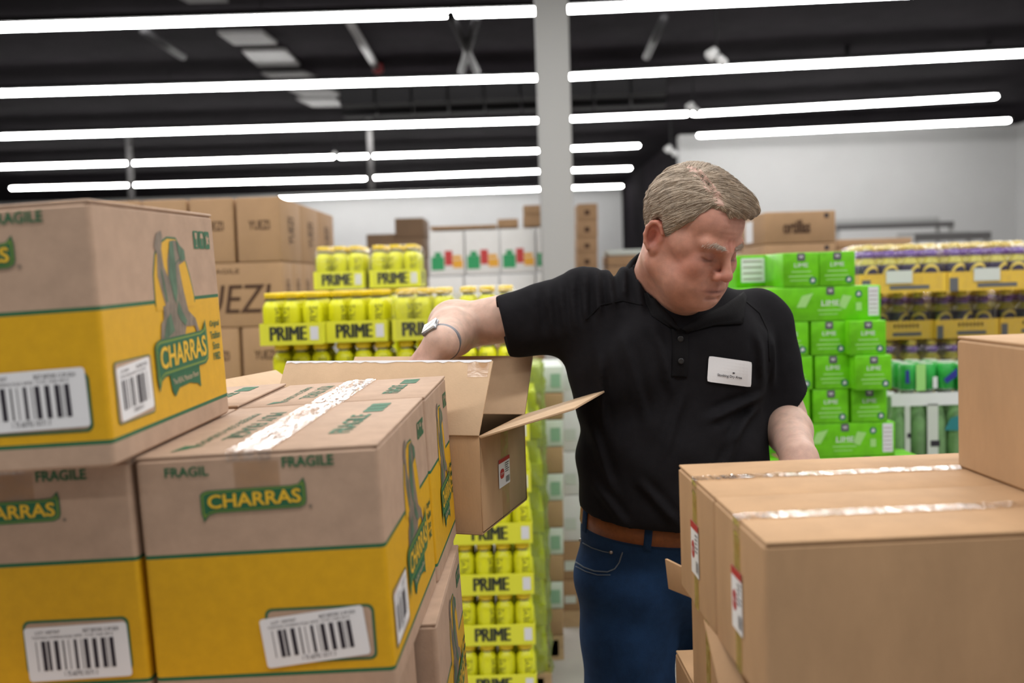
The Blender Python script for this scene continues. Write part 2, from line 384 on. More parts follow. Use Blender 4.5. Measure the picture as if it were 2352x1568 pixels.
def box_tape(t, w, d, h, axis, wdt=.05, drop=.05, m='tape', off=0, n=36, amp=.0012, a0=0, a1=1, both=True):
    L = (d if axis == 'y' else w)/2+.0006
    pts = [(-L, h-drop+drop*i/4) for i in range(4)] if both or a0 == 0 else []
    pts += [(-L+2*L*(a0+(a1-a0)*i/n), h+.0012) for i in range(n+1)]
    if both: pts += [(L, h-drop*i/4) for i in range(1, 5)]
    return tape_mesh(pts, off, wdt, axis, amp=amp).build('packing_tape', M[m], t, smooth=True)
def side_tape(t, w, d, h, face, wdt, m, z0, z1):
    p = Print(face, w, d, h, .0005); L = d if face in ('left', 'right') else w
    p.rect(L/2-wdt/2, z0, L/2+wdt/2, z1, m); return p.build('side_tape', t)
def flaps(t, w, d, h, axis, th=.004, gap=.0025, m='kraft'):
    if axis == 'y': q = [(-w/2, -gap/2, -d/2+.0015, d/2-.0015), (gap/2, w/2, -d/2+.0015, d/2-.0015)]
    else: q = [(-w/2+.0015, w/2-.0015, -d/2, -gap/2), (-w/2+.0015, w/2-.0015, gap/2, d/2)]
    for x0, x1, y0, y1 in q: MB().box(x0, x1, y0, y1, h-th, h).build('top_flap', M[m], t, bevel=.0015)
def bars(p, u0, v0, u1, v1, m, L, rot, cu, cv, seed=3, n=26):
    r = random.Random(seed); x = u0; W_ = (u1-u0); ws = [r.choice([1, 1, 2, 3, 3]) for _ in range(n)]; tot = sum(ws); bl = True
    heavy = [0, 0, 1, 0, 1, 1, 0, 0, 1, 0, 0, 1, 0, 1, 0, 1, 0, 0, 0, 1, 0, 0, 0, 1, 0, 0]
    for i, w_ in enumerate(ws):
        a = x+W_*w_/tot
        if i % 2 == 0:
            aa = a if heavy[i % 26] or w_ > 1 else x+(a-x)*.5
            p.poly(rotp([(x, v0), (aa, v0), (aa, v1), (x, v1)], cu, cv, rot), m, L)
        x = a
def barcode_label(t, face, w, d, h, c, sz, rot, seed=3):
    p = Print(face, w, d, h); u, v = c; a, b = sz[0]/2, sz[1]/2
    p.rrect(u-a, v-b, u+a, v+b, .004, 'label_white', 4, rot)
    lb = p.build('barcode_label', t)
    q = Print(face, w, d, h)
    bars(q, u-a*.80, v-b*.62, u+a*.80, v+b*.48, 'black_ink', 5, rot, u, v, seed)
    T = lambda s, u0, v0, u1, v1: q.text(s, 0, 0, 0, 0, 'black_ink', 5, quad=rotp([(u0, v0), (u1, v0), (u1, v1), (u0, v1)], u, v, rot))
    T('LOT 1007307', u-a*.78, v+b*.74, u-a*.30, v+b*.86); T('BEST BEFORE 12 09 2024', u+a*.15, v+b*.72, u+a*.84, v+b*.86)
    T('TOSTADA CHARRAS ROJA 24PZS  12 OZ  CAJA 340 G', u-a*.86, v+b*.54, u+a*.72, v+b*.66)
    T('1 75 60792 10171 3', u-a*.30, v-b*.86, u+a*.34, v-b*.68)
    q.build('barcode', lb)
CW, CDp, CHt = .27, .365, .2775
FIG = [(0.163,0.246),(0.179,0.25),(0.181,0.242),(0.174,0.228),(0.177,0.207),(0.187,0.194),(0.19,0.215),(0.203,0.238),(0.22,0.239),(0.248,0.227),(0.249,0.214),(0.225,0.208),(0.231,0.182),(0.243,0.15),(0.265,0.139),(0.285,0.104),(0.278,0.103),(0.259,0.13),(0.231,0.131),(0.225,0.12),(0.147,0.115),(0.154,0.139),(0.163,0.144),(0.164,0.159),(0.172,0.16),(0.164,0.176),(0.156,0.196),(0.16,0.221),(0.153,0.231)]
def logo_banner(p, s, L=3):
    """s maps unit banner coords to face coords"""
    out = [(0,.80),(.03,.90),(.08,.95),(.86,.98),(.93,1.02),(.985,1.25),(1,.98),(1,.42),(.985,.24),(.93,.14),(.14,.10),(.07,.02),(.02,-.22),(0,.10)]
    mid = [(.015,.78),(.045,.87),(.09,.91),(.86,.94),(.935,.99),(.975,1.12),(.985,.95),(.985,.42),(.97,.27),(.92,.19),(.13,.15),(.07,.08),(.03,-.08),(.015,.12)]
    inn = [(.03,.76),(.06,.83),(.10,.865),(.86,.895),(.935,.94),(.965,1.0),(.97,.9),(.97,.43),(.955,.30),(.91,.235),(.13,.20),(.08,.15),(.045,.05),(.03,.15)]
    p.poly([s(*q) for q in out], 'green_ink', L); p.poly([s(*q) for q in mid], 'olive_ink', L+.5); p.poly([s(*q) for q in inn], 'green_ink', L+1)
    p.text('CHARRAS', 0, 0, 0, 0, 'logo_yellow', L+2, bold=.018, quad=[s(.07,.27), s(.95,.34), s(.95,.86), s(.07,.78)])
def charras(Mx, label, cd=CDp, back_depth=None, right=True, front=True, top=True, flat_tape=False, lab=None, group='printed tostada cartons'):
    w, d, h = CW, cd, CHt; kd = d/CDp
    t = empty('printed_carton', Mx, label, 'carton', group)
    g = .0045
    lv = [(0, 0), (.024, 2), (.024+g, 1), (.163, 2), (.163+g, 0)]
    body_mesh(w, d, h-.004, lv).build('box_body', [M['kraft_pink'], M['yellow_ink'], M['green_ink']], t, smooth=False)
    flaps(t, w, d, h, 'y', m='kraft_pink')
    if front:
        p = Print('front', w, d, h)
        p.text('FRAGIL', .033, .2535, .082, .2645, 'green_ink', 2, .02); p.text('FRAGILE', .164, .2575, .221, .2695, 'green_ink', 2, .02)
        s = lambda a, b: (.070+a*.118, .2085+b*.030)
        logo_banner(p, s); p.rrect(.1895, .2115, .1935, .2155, .0019, 'grey_ink', 2)
        p.rrect(.130, .038, .252, .101, .008, 'green_ink', 1); p.rrect(.133, .041, .249, .098, .006, 'kraft_pink', 2)
        p.build('front_print', t)
        l = lab or ((.184, .067), (.117, .056), 5.5)
        barcode_label(t, 'front', w, d, h, *l)
    if right:
        p = Print('right', w, d, h); K = lambda pts: [(a*kd, b) for a, b in pts]
        arch = [(.144,.1665),(.146,.196),(.156,.221),(.172,.233),(.195,.2405),(.222,.240),(.243,.222),(.258,.193),(.267,.168)]
        p.poly(K([(.142,.160),(.142,.1665),(.144,.198),(.154,.223),(.171,.2355),(.195,.2430),(.224,.2425),(.246,.2235),(.261,.194),(.2705,.1665),(.2705,.160)]), 'green_ink', 1)
        p.poly(K([(.1446,.155)]+arch+[(.2672,.155)]), 'yellow_ink', 2)
        p.poly(K(FIG), 'grey_ink', 3)
        p.poly(K([(.190,.193),(.200,.236),(.212,.2385),(.214,.205),(.212,.175),(.205,.160),(.198,.170)]), 'green_grey_ink', 4)
        p.poly(K([(.222,.238),(.246,.226),(.248,.216),(.232,.212),(.226,.225)]), 'green_grey_ink', 4)
        p.poly(K([(.170,.143),(.185,.150),(.192,.128),(.170,.121),(.158,.122)]), 'green_grey_ink', 4)
        p.poly(K([(.212,.165),(.222,.150),(.235,.138),(.228,.132),(.214,.140),(.205,.150)]), 'green_grey_ink', 4)
        p.poly(K([(.166,.205),(.171,.200),(.176,.180),(.180,.165),(.176,.163),(.170,.178)]), 'green_grey_ink', 4)
        p.poly(K([(.205,.207),(.224,.215),(.240,.2175),(.240,.2165),(.224,.2135),(.206,.2055)]), 'green_grey_ink', 5)
        # banner with its pennant
        p.poly(K([(.162,.082),(.262,.080),(.262,.050),(.252,.056),(.225,.060),(.190,.058),(.176,.049),(.168,.056)]), 'green_ink', 4)
        p.text('The REAL Mexican Flavor', 0, 0, 0, 0, 'kraft_edge', 6, quad=K([(.172,.0635),(.256,.0655),(.256,.0725),(.170,.0705)]))
        s = lambda a, b: ((.126+a*.172)*kd, .071+b*.052); logo_banner(p, s, 6)
        for i, (tx, a, b) in enumerate((('Original', .315, .350), ('Tradition', .314, .351), ('Since', .320, .345), ('1982', .319, .345))):
            v = .122-i*.0145; p.text(tx, a*kd, v, b*kd, v+.0105, 'green_ink', 3, .01)
        for i in range(3):
            a = (.284+i*.0205)*kd; p.rrect(a, .229, a+.0185*kd, .2525, .002, 'green_ink', 2)
        a = .284*kd
        p.poly([(a+.005*kd,.250),(a+.0135*kd,.250),(a+.0125*kd,.243),(a+.0098*kd,.241),(a+.0098*kd,.234),(a+.0125*kd,.232),(a+.006*kd,.232),(a+.0088*kd,.234),(a+.0088*kd,.241),(a+.006*kd,.243)], 'kraft_pink', 3)
        a = .3045*kd
        p.poly([(a+.003*kd,.243),(a+.006*kd,.2485),(a+.0095*kd,.250),(a+.013*kd,.2485),(a+.0155*kd,.243),(a+.010*kd,.243),(a+.010*kd,.233),(a+.0088*kd,.233),(a+.0088*kd,.243)], 'kraft_pink', 3)
        a = .325*kd
        p.poly([(a+.003*kd,.247),(a+.008*kd,.244),(a+.010*kd,.249),(a+.012*kd,.244),(a+.0165*kd,.245),(a+.0135*kd,.240),(a+.016*kd,.234),(a+.010*kd,.237),(a+.005*kd,.233),(a+.006*kd,.240)], 'kraft_pink', 3)
        if kd == 1: p.rrect(.018*kd, .040, .114*kd, .107, .005, 'green_ink', 3); p.rrect(.020*kd, .0415, .112*kd, .1055, .004, 'kraft_pink', 3.5)
        p.build('side_print', t)
        if kd == 1: barcode_label(t, 'right', w, d, h, (.0665*kd, .0735), (.085*kd, .058), 3, seed=5)
    if top:
        p = Print('top', w, d, h); k2 = kd
        p.text('FRAGILE', 0, 0, 0, 0, 'green_ink', 2, .02, quad=[(.222, .085*k2), (.222, .225*k2), (.196, .225*k2), (.196, .085*k2)])
        for i in range(3): p.rrect(.205, (.245+i*.027)*k2, .232, (.269+i*.027)*k2, .003, 'green_ink', 2)
        p.text('MUY FRAGIL', 0, 0, 0, 0, 'green_ink', 2, .02, quad=[(.068, .290*k2), (.068, .085*k2), (.092, .085*k2), (.092, .290*k2)])
        p.text('MANEJESE CON CUIDADO', 0, 0, 0, 0, 'green_ink', 2, .01, quad=[(.042, .290*k2), (.042, .060*k2), (.056, .060*k2), (.056, .290*k2)])
        p.poly([(.032, .020*k2), (.060, .055*k2), (.036, .058*k2)], 'green_ink', 2)
        p.build('top_print', t)
    box_tape(t, w, d, h, 'y', .05, .010 if not flat_tape else .03, off=-.007, n=44, amp=.0016)
    side_tape(t, w, d, h, 'front', .05, 'tape_plain', h-.055, h-.011)
    return t
RL = Matrix.Rotation(-.049, 4, 'Z') @ Matrix.Rotation(.0195, 4, 'X') @ Matrix.Rotation(-.0372, 4, 'Y')
TL = Vector((-.1496, 1.0703, 1.4865))
def pile_left(x, y, z, w=CW, d=CDp, h=CHt, yaw=0):      # x, y, z: top front right corner relative to the big front carton
    return Matrix.Translation(TL) @ RL @ Matrix.Translation((x, y, z)) @ Matrix.Rotation(yaw, 4, 'Z') @ Matrix.Translation((-w/2, d/2, -h))
GL = 'printed tostada cartons'
charras(pile_left(0, 0, 0), 'yellow and brown printed carton in front centre, shiny taped top and tilted barcode label')
charras(pile_left(.002, .368, .0, d=.262), 'yellow and brown printed carton directly behind the big front centre one', cd=.262)
charras(pile_left(-.276, .0, .0), 'yellow and brown printed carton at the bottom left corner, half out of frame', lab=((.191, .063), (.118, .062), 1.0))
charras(pile_left(-.2656, -.0552, CHt+.0024), 'uppermost yellow and brown printed carton at the left edge, dancing figure on its side', lab=((.185, .074), (.128, .062), 1.0))
charras(pile_left(-.274, .370, .004, d=.262), 'printed carton with green lettering on top, seen behind the uppermost left one', cd=.262)
# layer below
gy = -CHt-.001
charras(pile_left(.018, .205, gy, yaw=.02), 'printed carton in the layer below, sticking out right of the front centre stack', flat_tape=True)
def plain_low(x, y, z, w, d, h, lab):
    t = empty('cardboard_carton', pile_left(x, y, z, w, d, h), lab, 'carton', 'lower cartons of the left stack')
    body_mesh(w, d, h-.004, [(0, 0)]).build('box_body', [M['kraft_pink']], t); flaps(t, w, d, h, 'y', m='kraft_pink'); return t
plain_low(-.010, -.162, gy, .36, .355, CHt, 'plain brown carton under the big front centre carton')
plain_low(-.375, -.160, gy, .30, .36, CHt, 'plain brown carton under the bottom left printed carton')
plain_low(-.264, .205, gy, .27, .37, CHt, 'plain brown carton hidden below the left stack, middle layer')
plain_low(-.040, .585, gy, .36, .33, CHt, 'plain brown carton carrying the open box beside the man')
plain_low(-.405, .590, gy, .27, .36, CHt, 'plain brown carton at the rear of the left stack, middle layer')
for k, z in enumerate((2*gy, 3*gy)):
    for i, (x, y) in enumerate(((.0, -.10), (-.365, -.10), (-.02, .265), (-.385, .265), (-.07, .63), (-.435, .63))):
        plain_low(x, y, z, .36, .36, CHt, 'plain brown carton in the hidden lower layers of the left stack')
def pallet(x0, x1, y0, y1, z1, label, Mx=None, z0=0):
    t = empty('wooden_pallet', Mx or Matrix.Translation(((x0+x1)/2, (y0+y1)/2, z0)), label, 'pallet')
    w, d = (x1-x0)/2, (y1-y0)/2; zz = z1-z0; n = 6
    for i in range(n):
        y = -d+(2*d-.09)*i/(n-1); MB().box(-w, w, y, y+.09, zz-.018, zz).build('deck_board', M['wood'], t)
    for i in range(3):
        x = -w+(2*w-.09)*i/2; MB().box(x, x+.09, -d, d, .018, zz-.018).build('stringer', M['wood'], t)
    for i in range(3):
        y = -d+(2*d-.09)*i/2; MB().box(-w, w, y, y+.09, 0, .018).build('bottom_board', M['wood'], t)
    return t
pallet(-.95, .0, .85, 2.08, .095, 'wooden pallet under the left stack of cartons')

# ---- open carton beside the man
OM = Matrix.Translation((-.061, 1.690, 1.2215)) @ Matrix.Rotation(-.2979, 4, 'Z')   # bottom front right corner
t = empty('open_carton', OM @ Matrix.Translation((-.205, .139, 0)), 'open brown carton with raised flaps that the man reaches into', 'carton')
w, d, h, th = .41, .278, .1715, .004
body = MB(); body.box(-w/2, w/2, -d/2, d/2, 0, th).box(-w/2, w/2, -d/2, -d/2+th, th, h).box(-w/2, w/2, d/2-th, d/2, th, h)
body.box(-w/2, -w/2+th, -d/2+th, d/2-th, th, h).box(w/2-th, w/2, -d/2+th, d/2-th, th, h)
body.build('box_body', M['kraft'], t, bevel=.001)
def flap(hinge0, hinge1, out, L, ang, name='flap', cut=.004, mm='kraft_inner', up=Vector((0, 0, 1))):
    o = Vector(out).normalized(); dirv = o*math.cos(ang)+up*math.sin(ang); a, b = Vector(hinge0), Vector(hinge1); e = (b-a).normalized()*cut
    ob = MB().slab([a, b, b-e+dirv*L, a+e+dirv*L], .004).build(name, M[mm], t, bevel=.0008); return ob, a, b, dirv
f1 = flap((-w/2, -d/2, h), (w/2, -d/2, h), (0, -1, 0), .148, math.radians(125), cut=-.002)
f2 = flap((w/2, d/2, h), (-w/2, d/2, h), (0, 1, 0), .139, math.radians(52))
f3 = flap((w/2, -d/2, h), (w/2, d/2, h), (1, 0, 0), .175, math.radians(17), cut=.003)
f4 = flap((-w/2, d/2, h), (-w/2, -d/2, h), (-1, 0, 0), .165, math.radians(33), cut=.003)
# white torn tape line along the upper edge of the raised front flap
ob, a, b, dv = f1
nn = Vector((0, -dv.z, dv.y))*.0046
mb = MB(); N = 40; A0 = a+dv*.148+nn; B0 = b+dv*.148+nn
for i in range(N+1):
    q = A0+(B0-A0)*(i/N); j = random.random()*.004; mb.v += [tuple(q+dv*.0012), tuple(q-dv*(.001+j))]
for i in range(N): mb.f.append((2*i, 2*i+2, 2*i+3, 2*i+1)); mb.m.append(0)
mb.build('torn_tape', M['label_white'], ob)
mb = MB(); mb.slab([b+nn+dv*.145-Vector((.045, 0, 0)), b+nn+dv*.145-Vector((.003, 0, 0)), b+nn+dv*.114-Vector((.003, 0, 0)), b+nn+dv*.114-Vector((.040, 0, 0))], .0003)
mb.build('tape_mark', M['tape_plain'], ob)
side_tape(t, w, d, h, 'right', .045, 'tape_plain', .0, h-.001)
def small_label(t, face, w, d, h, u0, v0, u1, v1):
    p = Print(face, w, d, h); p.rect(u0, v0, u1, v1, 'label_white', 4); lb = p.build('shipping_label', t)
    q = Print(face, w, d, h); W_, H_ = u1-u0, v1-v0
    q.rect(u0, v1-.14*H_, u1, v1, 'red_ink', 5); q.rrect(u0+.10*W_, v0+.30*H_, u0+.48*W_, v0+.64*H_, min(.19*W_, .169*H_), 'red_ink', 5)
    q.text('STOP', u0+.15*W_, v0+.43*H_, u0+.43*W_, v0+.51*H_, 'label_white', 6)
    for i in range(5): q.rect(u0+.56*W_, v1-(.24+.075*i)*H_, u0+(.92-.05*(i % 3))*W_, v1-(.21+.075*i)*H_, 'black_ink', 5)
    bars(q, u0+.60*W_, v0+.08*H_, u0+.95*W_, v0+.30*H_, 'black_ink', 5, 0, 0, 0, 4)
    q.build('label_print', lb)
small_label(t, 'right', w, d, h, .098, .060, .165, .112)

# ---- right stack of plain cartons
RR = Matrix.Rotation(.0346, 4, 'Z') @ Matrix.Rotation(-.0016, 4, 'X') @ Matrix.Rotation(-.0048, 4, 'Y'); TR = Vector((.2425, .9673, 1.3934))
def pile_right(x, y, z, w, d, h, yaw=0): # top front left corner
    return Matrix.Translation(TR) @ RR @ Matrix.Translation((x, y, z)) @ Matrix.Rotation(yaw, 4, 'Z') @ Matrix.Translation((w/2, d/2, -h))
AW, AD, AH = .403, .2095, .1724
def plain(Mx, label, w=AW, d=AD, h=AH, tape=True, lab=True, tapelen=1, group='plain cartons of the right stack', m='kraft', seg=True):
    t = empty('cardboard_carton', Mx, label, 'carton', group)
    body_mesh(w, d, h-.004, [(0, 0)]).build('box_body', [M[m]], t); flaps(t, w, d, h, 'x', m=m)
    if tape:
        box_tape(t, w, d, h, 'x', .026, .02, n=60, amp=.0007)
        side_tape(t, w, d, h, 'left', .024, 'tape_yellow', .0, h-.02)
    if lab: small_label(t, 'left', w, d, h, .082, .045, .125, .115)
    return t
plain(pile_right(0, 0, 0, AW, AD, AH), 'plain brown carton nearest the camera at the lower right, tape along its top')
plain(pile_right(0, .2105, 0, AW, AD, AH), 'plain brown carton right behind the nearest one in the right stack, taped top')
t = plain(pile_right(.3527, .3244-AW, AH+.0006, AD, AW, AH), 'plain brown carton stacked highest at the right edge', w=AD, d=AW, lab=False, tape=False)
t = plain(pile_right(.03, .2105+.03, -AH-.001, AW-.02, AD, AH), 'plain brown carton with a loose flap under the rear one of the right stack', lab=False)
def loose(t, pts, th=.004):
    inv = t.matrix_world.inverted(); MB().slab([inv @ p for p in pts], th).build('loose_flap', M['kraft'], t, bevel=.0008)
bpy.context.view_layer.update()
loose(t, [P(1527, 1283, 1.47), P(1572, 1305, 1.40), P(1590, 1374, 1.40), P(1535, 1352, 1.47)])
t = plain(pile_right(.035, .0, -AH-.001, AW-.02, AD, AH), 'plain brown carton with a drooping flap under the nearest one of the right stack', lab=False)
bpy.context.view_layer.update()
loose(t, [P(1616, 1420, 1.19), P(1668, 1484, 1.16), P(1760, 1660, 1.05), P(1665, 1640, 1.10)])
q = P(1550, 1482, 1.637)
t = plain(Matrix.Translation((q.x, q.y, 0)) @ Matrix.Rotation(.03, 4, 'Z') @ Matrix.Translation((.2, -.2, q.z-AH-.008)), 'plain brown carton low in the right stack, its shiny taped corner showing behind', w=.40, d=.40, lab=False)
t2 = plain(Matrix.Translation((q.x, q.y, 0)) @ Matrix.Rotation(.03, 4, 'Z') @ Matrix.Translation((.2, -.615, q.z-AH-.008)), 'plain brown carton in the hidden lower layers of the right stack', w=.40, d=.40, lab=False, tape=False)
for k in range(4):
    for j in (0, 1):
        zb = q.z-.008-(k+2)*(AH+.0005)
        plain(Matrix.Translation((q.x+.2, q.y-.2-j*.41, zb)), 'plain brown carton in the hidden lower layers of the right stack', w=.40, d=.40, lab=False, tape=False)
pallet(q.x-.02, q.x+.45, q.y-.85, q.y+.03, q.z-.008-5*(AH+.0005)-.001, 'wooden pallet under the right stack of cartons')
# ------------------------------------------------------------------ brown cartons far left
def far_carton(Mx, w, d, h, label, big=False, small=True, side=True, group='brown cartons of the tall left pile', word='YUEZI', m='kraft_far', cat='carton', icon=False):
    t = empty('cardboard_carton', Mx, label, cat, group)
    MB().box(-w/2, w/2, -d/2, d/2, 0, h).build('box_body', M[m], t, bevel=.008)
    p = Print('front', w, d, h, .001)
    if big: p.text(word, w*.12, h*.20, w*.88, h*.66, 'brown_ink', 2, .02, shear=0, quad=[(w*.12, h*.22), (w*.86, h*.22), (w*.90, h*.66), (w*.16, h*.66)])
    if small: p.text(word, w*.28, h*.50, w*.76, h*.64, 'brown_ink', 2, .02)
    if big: p.text('FRAGILE', w*.36, h*.84, w*.64, h*.91, 'brown_ink', 2)
    if icon: p.rect(w*.84, h*.78, w*.90, h*.92, 'black_ink', 2)
    if big or small or icon: p.build('front_print', t)
    if side:
        q = Print('right', w, d, h, .001); q.text(word, 0, 0, 0, 0, 'brown_ink', 2, .01, quad=[(d*.62, h*.28), (d*.62, h*.72), (d*.36, h*.72), (d*.36, h*.28)]); q.build('side_print', t)
    return t
A0 = P(641, 450, 5.0); HH = .325; RY = .0
row = ['top', 'second', 'third', 'fourth', 'fifth', 'lowest']
def fc(x1, w, y0, d, r, label, **k):
    return far_carton(Matrix.Translation((x1-w/2, y0+d/2, A0.z-HH*(r+1)+.001)), w-.004, d-.004, HH-.002, label, **k)
xr = A0.x; names = ['at the right corner', 'second from the corner', 'third from the corner', 'fourth from the corner', 'fifth from the corner']
for i in range(5):
    fc(xr-i*.232, .222, 5.0, .50, 0, f'brown carton on the top row of the left pile, front, {names[i]}')
fc(xr, .222, 5.51, .50, 0, 'brown carton on the top row of the left pile, behind the corner one')
fc(xr, .222, 6.02, .50, 0, 'brown carton on the top row of the tall left pile, farthest back')
fc(xr, .60, 5.0, .247, 1, 'wide brown carton with big outlined lettering, second row of the tall left pile', big=True, small=False)
for i in range(1, 6): fc(xr, .60, 5.0+i*.25, .24, 1, f'edge-on brown carton, second row of the left pile, {["", "second", "third", "fourth", "fifth", "sixth"][i]} from the front', small=False)
fc(xr-.61, .56, 5.0, .247, 1, 'wide brown carton mostly hidden behind the uppermost printed carton, second row', small=False, side=False)
for i in range(3): fc(xr-i*.232, .222, 5.0, .50, 2, f'brown carton on the third row of the tall left pile, {names[i]}')
fc(xr, .60, 5.51, .50, 2, 'brown carton in the third row of the tall left pile, behind the corner', small=False, side=False)
for r in (3, 4, 5):
    for j in (0, 1):
        fc(xr, 1.16, 5.0+j*.51, .50, r, 'wide brown carton in the hidden lower rows of the tall left pile', small=False, side=False)
pallet(xr-1.18, xr, 5.0, 6.5, A0.z-HH*6, 'wooden pallet under the tall left pile of brown cartons')

# ------------------------------------------------------------------ yellow drink packs
M['bottle_yellow'] = mat('bottle_yellow', (.78, .78, .015), .32, spec=.5)
M['cap_yellow'] = mat('cap_yellow', (.88, .62, .01), .4)
M['tray_yellow'] = mat('tray_yellow', (.80, .80, .05), .5, spec=.4)
M['bottle_neck'] = mat('bottle_neck', (.16, .16, .15), .3)
M['word_ink'] = mat('word_ink', (.03, .035, .02), .6)
BR, BH = .0335, .168
def cyl_print(word, r, z0, z1, a0, a1, name='lettering', vertical=True):
    vs, fs = text_polys(word, .01); mb = MB(); rr = r+.0006
    pts = []
    for x, y in vs:
        if vertical: z = z0+(z1-z0)*x; a = a1+(a0-a1)*y
        else: z = z0+(z1-z0)*y; a = a0+(a1-a0)*x
        pts.append((rr*math.cos(a), rr*math.sin(a), z))
    mb.add(pts, fs, 0); return mb
prof = [(.028, .0), (BR, .006), (BR, .112), (.031, .124), (.024, .136), (.019, .140, 1), (.019, .147, 1), (.0265, .148, 2), (.0265, .166, 2), (.024, .168, 2)]
bottle_me = MB().lathe([p if len(p) == 3 else p+(0,) for p in prof], 14).mesh('bottle', [M['bottle_yellow'], M['bottle_neck'], M['cap_yellow']], True)
letter_me = cyl_print('PRIME', BR, .066, .118, math.radians(-112), math.radians(-68)).mesh('lettering', [M['word_ink']])
TH = .075
def drink_pack(nx, ny, label, word=True, wrap=True, group='yellow drink packs', bar=True, letters=True):
    sp = .069; w, d = nx*sp+.008, ny*sp+.008
    t = empty('drink_pack', E4, label, 'drink pack', group)
    mb = MB(); mb.box(-w/2, w/2, -d/2, d/2, 0, .004); mb.box(-w/2, w/2, -d/2, -d/2+.003, .004, TH); mb.box(-w/2, w/2, d/2-.003, d/2, .004, TH)
    mb.box(-w/2, -w/2+.003, -d/2+.003, d/2-.003, .004, TH); mb.box(w/2-.003, w/2, -d/2+.003, d/2-.003, .004, TH)
    tr = mb.build('tray', M['tray_yellow'], t)
    if word:
        p = Print('front', w, d, TH, .0006); cxx = w*.46
        p.text('PRIME', cxx-.062, .016, cxx+.062, .064, 'word_ink', 2, .13)
        if bar: p.rect(w-.040, .016, w-.012, .062, 'label_white', 2); p.rect(w-.032, .022, w-.020, .056, 'black_ink', 3) if False else None
        p.build('tray_print', tr)
        p = Print('right', w, d, TH, .0006); p.text('PRIME', d*.3, .016, d*.7, .064, 'word_ink', 2, .02); p.build('tray_print', tr)
    for j in range(ny):
        for i in range(nx):
            b = link(bottle_me, 'bottle', t); b.location = ((i-(nx-1)/2)*sp, (j-(ny-1)/2)*sp, .005+.008)
            if j == 0 and letters:
                l = link(letter_me, 'lettering', b); l.rotation_euler.z = [0, .35, -.5, .9][(i*7+nx) % 4]
    if wrap:
        mb = MB(); r_ = ring(w+.004, d+.004, .02, .02, 2); n = len(r_)
        lv = [(0, .006), (0, .150), (.006, .170), (.03, .185)]
        for ins, z in lv: mb.v += [(x*(1-ins/(w/2)), y*(1-ins/(d/2)), z) for x, y, _ in r_]
        for i in range(len(lv)-1):
            for k in range(n): k2 = (k+1) % n; mb.f.append((i*n+k, i*n+k2, (i+1)*n+k2, (i+1)*n+k)); mb.m.append(0)
        mb.f.append(tuple((len(lv)-1)*n+k for k in range(n))); mb.m.append(0)
        mb.build('shrink_film', M['wrap'], t, smooth=True)
    return t
LH = .1845
def put(proto, first, Mx, label):
    if first: proto.matrix_world = Mx; proto['label'] = label; return proto
    c = copy_tree(proto, Mx); c['label'] = label; return c
protos = {}
def pack_at(key, x0px, x1px, ypx, Y, label, zfix=None, yaw=0):
    nx, ny, wrap = key
    a = P(x0px, ypx, Y); b = P(x1px, ypx, Y); z = a.z*.5+b.z*.5 if zfix is None else zfix
    first = key not in protos
    if first: protos[key] = drink_pack(nx, ny, label, wrap=wrap)
    sc = (b.x-a.x)/(nx*.069+.008)
    sc = 1
    Mx = Matrix.Translation(((a.x+b.x)/2, Y+ny*.069/2, z)) @ Matrix.Rotation(yaw, 4, 'Z')
    return put(protos[key], first, Mx, label)
z0 = P(820, 785, 3.5).z
bpy.context.view_layer.update()
pack_at((3, 4, False), 602, 737, 788, 3.44, 'yellow drink pack at the left front corner of the upper tier', zfix=z0)
pack_at((3, 4, False), 748, 893, 782, 3.50, 'yellow drink pack second from the left in the upper tier', zfix=z0)
pack_at((3, 4, True), 901, 1044, 785, 3.50, 'film wrapped yellow drink pack just left of the watch hand', zfix=z0)
pack_at((3, 4, True), 1052, 1190, 785, 3.56, 'film wrapped yellow drink pack behind the bare forearm', zfix=z0)
pack_at((3, 4, True), 722, 838, 666, 4.25, 'film wrapped yellow drink pack on the highest tier, left one', zfix=z0+LH)
pack_at((3, 4, True), 838, 978, 664, 4.25, 'film wrapped yellow drink pack on the highest tier, right one', zfix=z0+LH)
for i, (a, b) in enumerate(((722, 838), (838, 978))):
    for k in range(1): pack_at((3, 4, False), a, b, 785, 4.25, 'yellow drink pack standing under the highest tier, behind the upper tier', zfix=z0)
rows_px = [(1, 'directly below the upper tier'), (2, 'two tiers below the upper one'), (3, 'three tiers below the upper one'), (4, 'just below the open carton'), (5, 'fifth tier down'), (6, 'sixth tier down, beside the printed cartons'), (7, 'lowest tier')]
xR = P(1229, 1400, 3.5).x
for k, nm in rows_px:
    z = z0-LH*k
    x = xR; xs = []
    pat = [4, 3, 4] if k % 2 else [4, 4, 3]
    if k == 1: pat = [3, 3, 3, 3]
    if k == 1: x = P(1190, 800, 3.5).x
    for i, n in enumerate(pat):
        w_ = n*.069+.010; off = (.035 if (k in (4, 6) and i == 0) else 0)
        pl = ('right end', 'second from the right end', 'third from the right end', 'left end')[min(i, 3)]
        key = (n, 3, False); first = key not in protos
        if first: protos[key] = drink_pack(n, 3, '', wrap=False)
        Mx = Matrix.Translation((x-w_/2, 3.5+.11, z))
        put(protos[key], first, Mx, f'yellow drink pack {nm}, {pl}')
        x -= w_+.004
pallet(-.95, xR, 3.48, 3.75, z0-LH*7, 'wooden pallet under the front yellow drink packs')
for k in range(1, 8):      # the tiers that carry the packs behind
    key = (4, 4, False); first = key not in protos
    if first: protos[key] = drink_pack(4, 4, '', wrap=False)
    put(protos[key], first, Matrix.Translation((-.42, 4.25+.15, z0-LH*k)), 'yellow drink pack in the hidden rear column under the highest tier')
pallet(-.62, -.22, 4.2, 4.6, z0-LH*7, 'wooden pallet under the rear yellow drink packs')
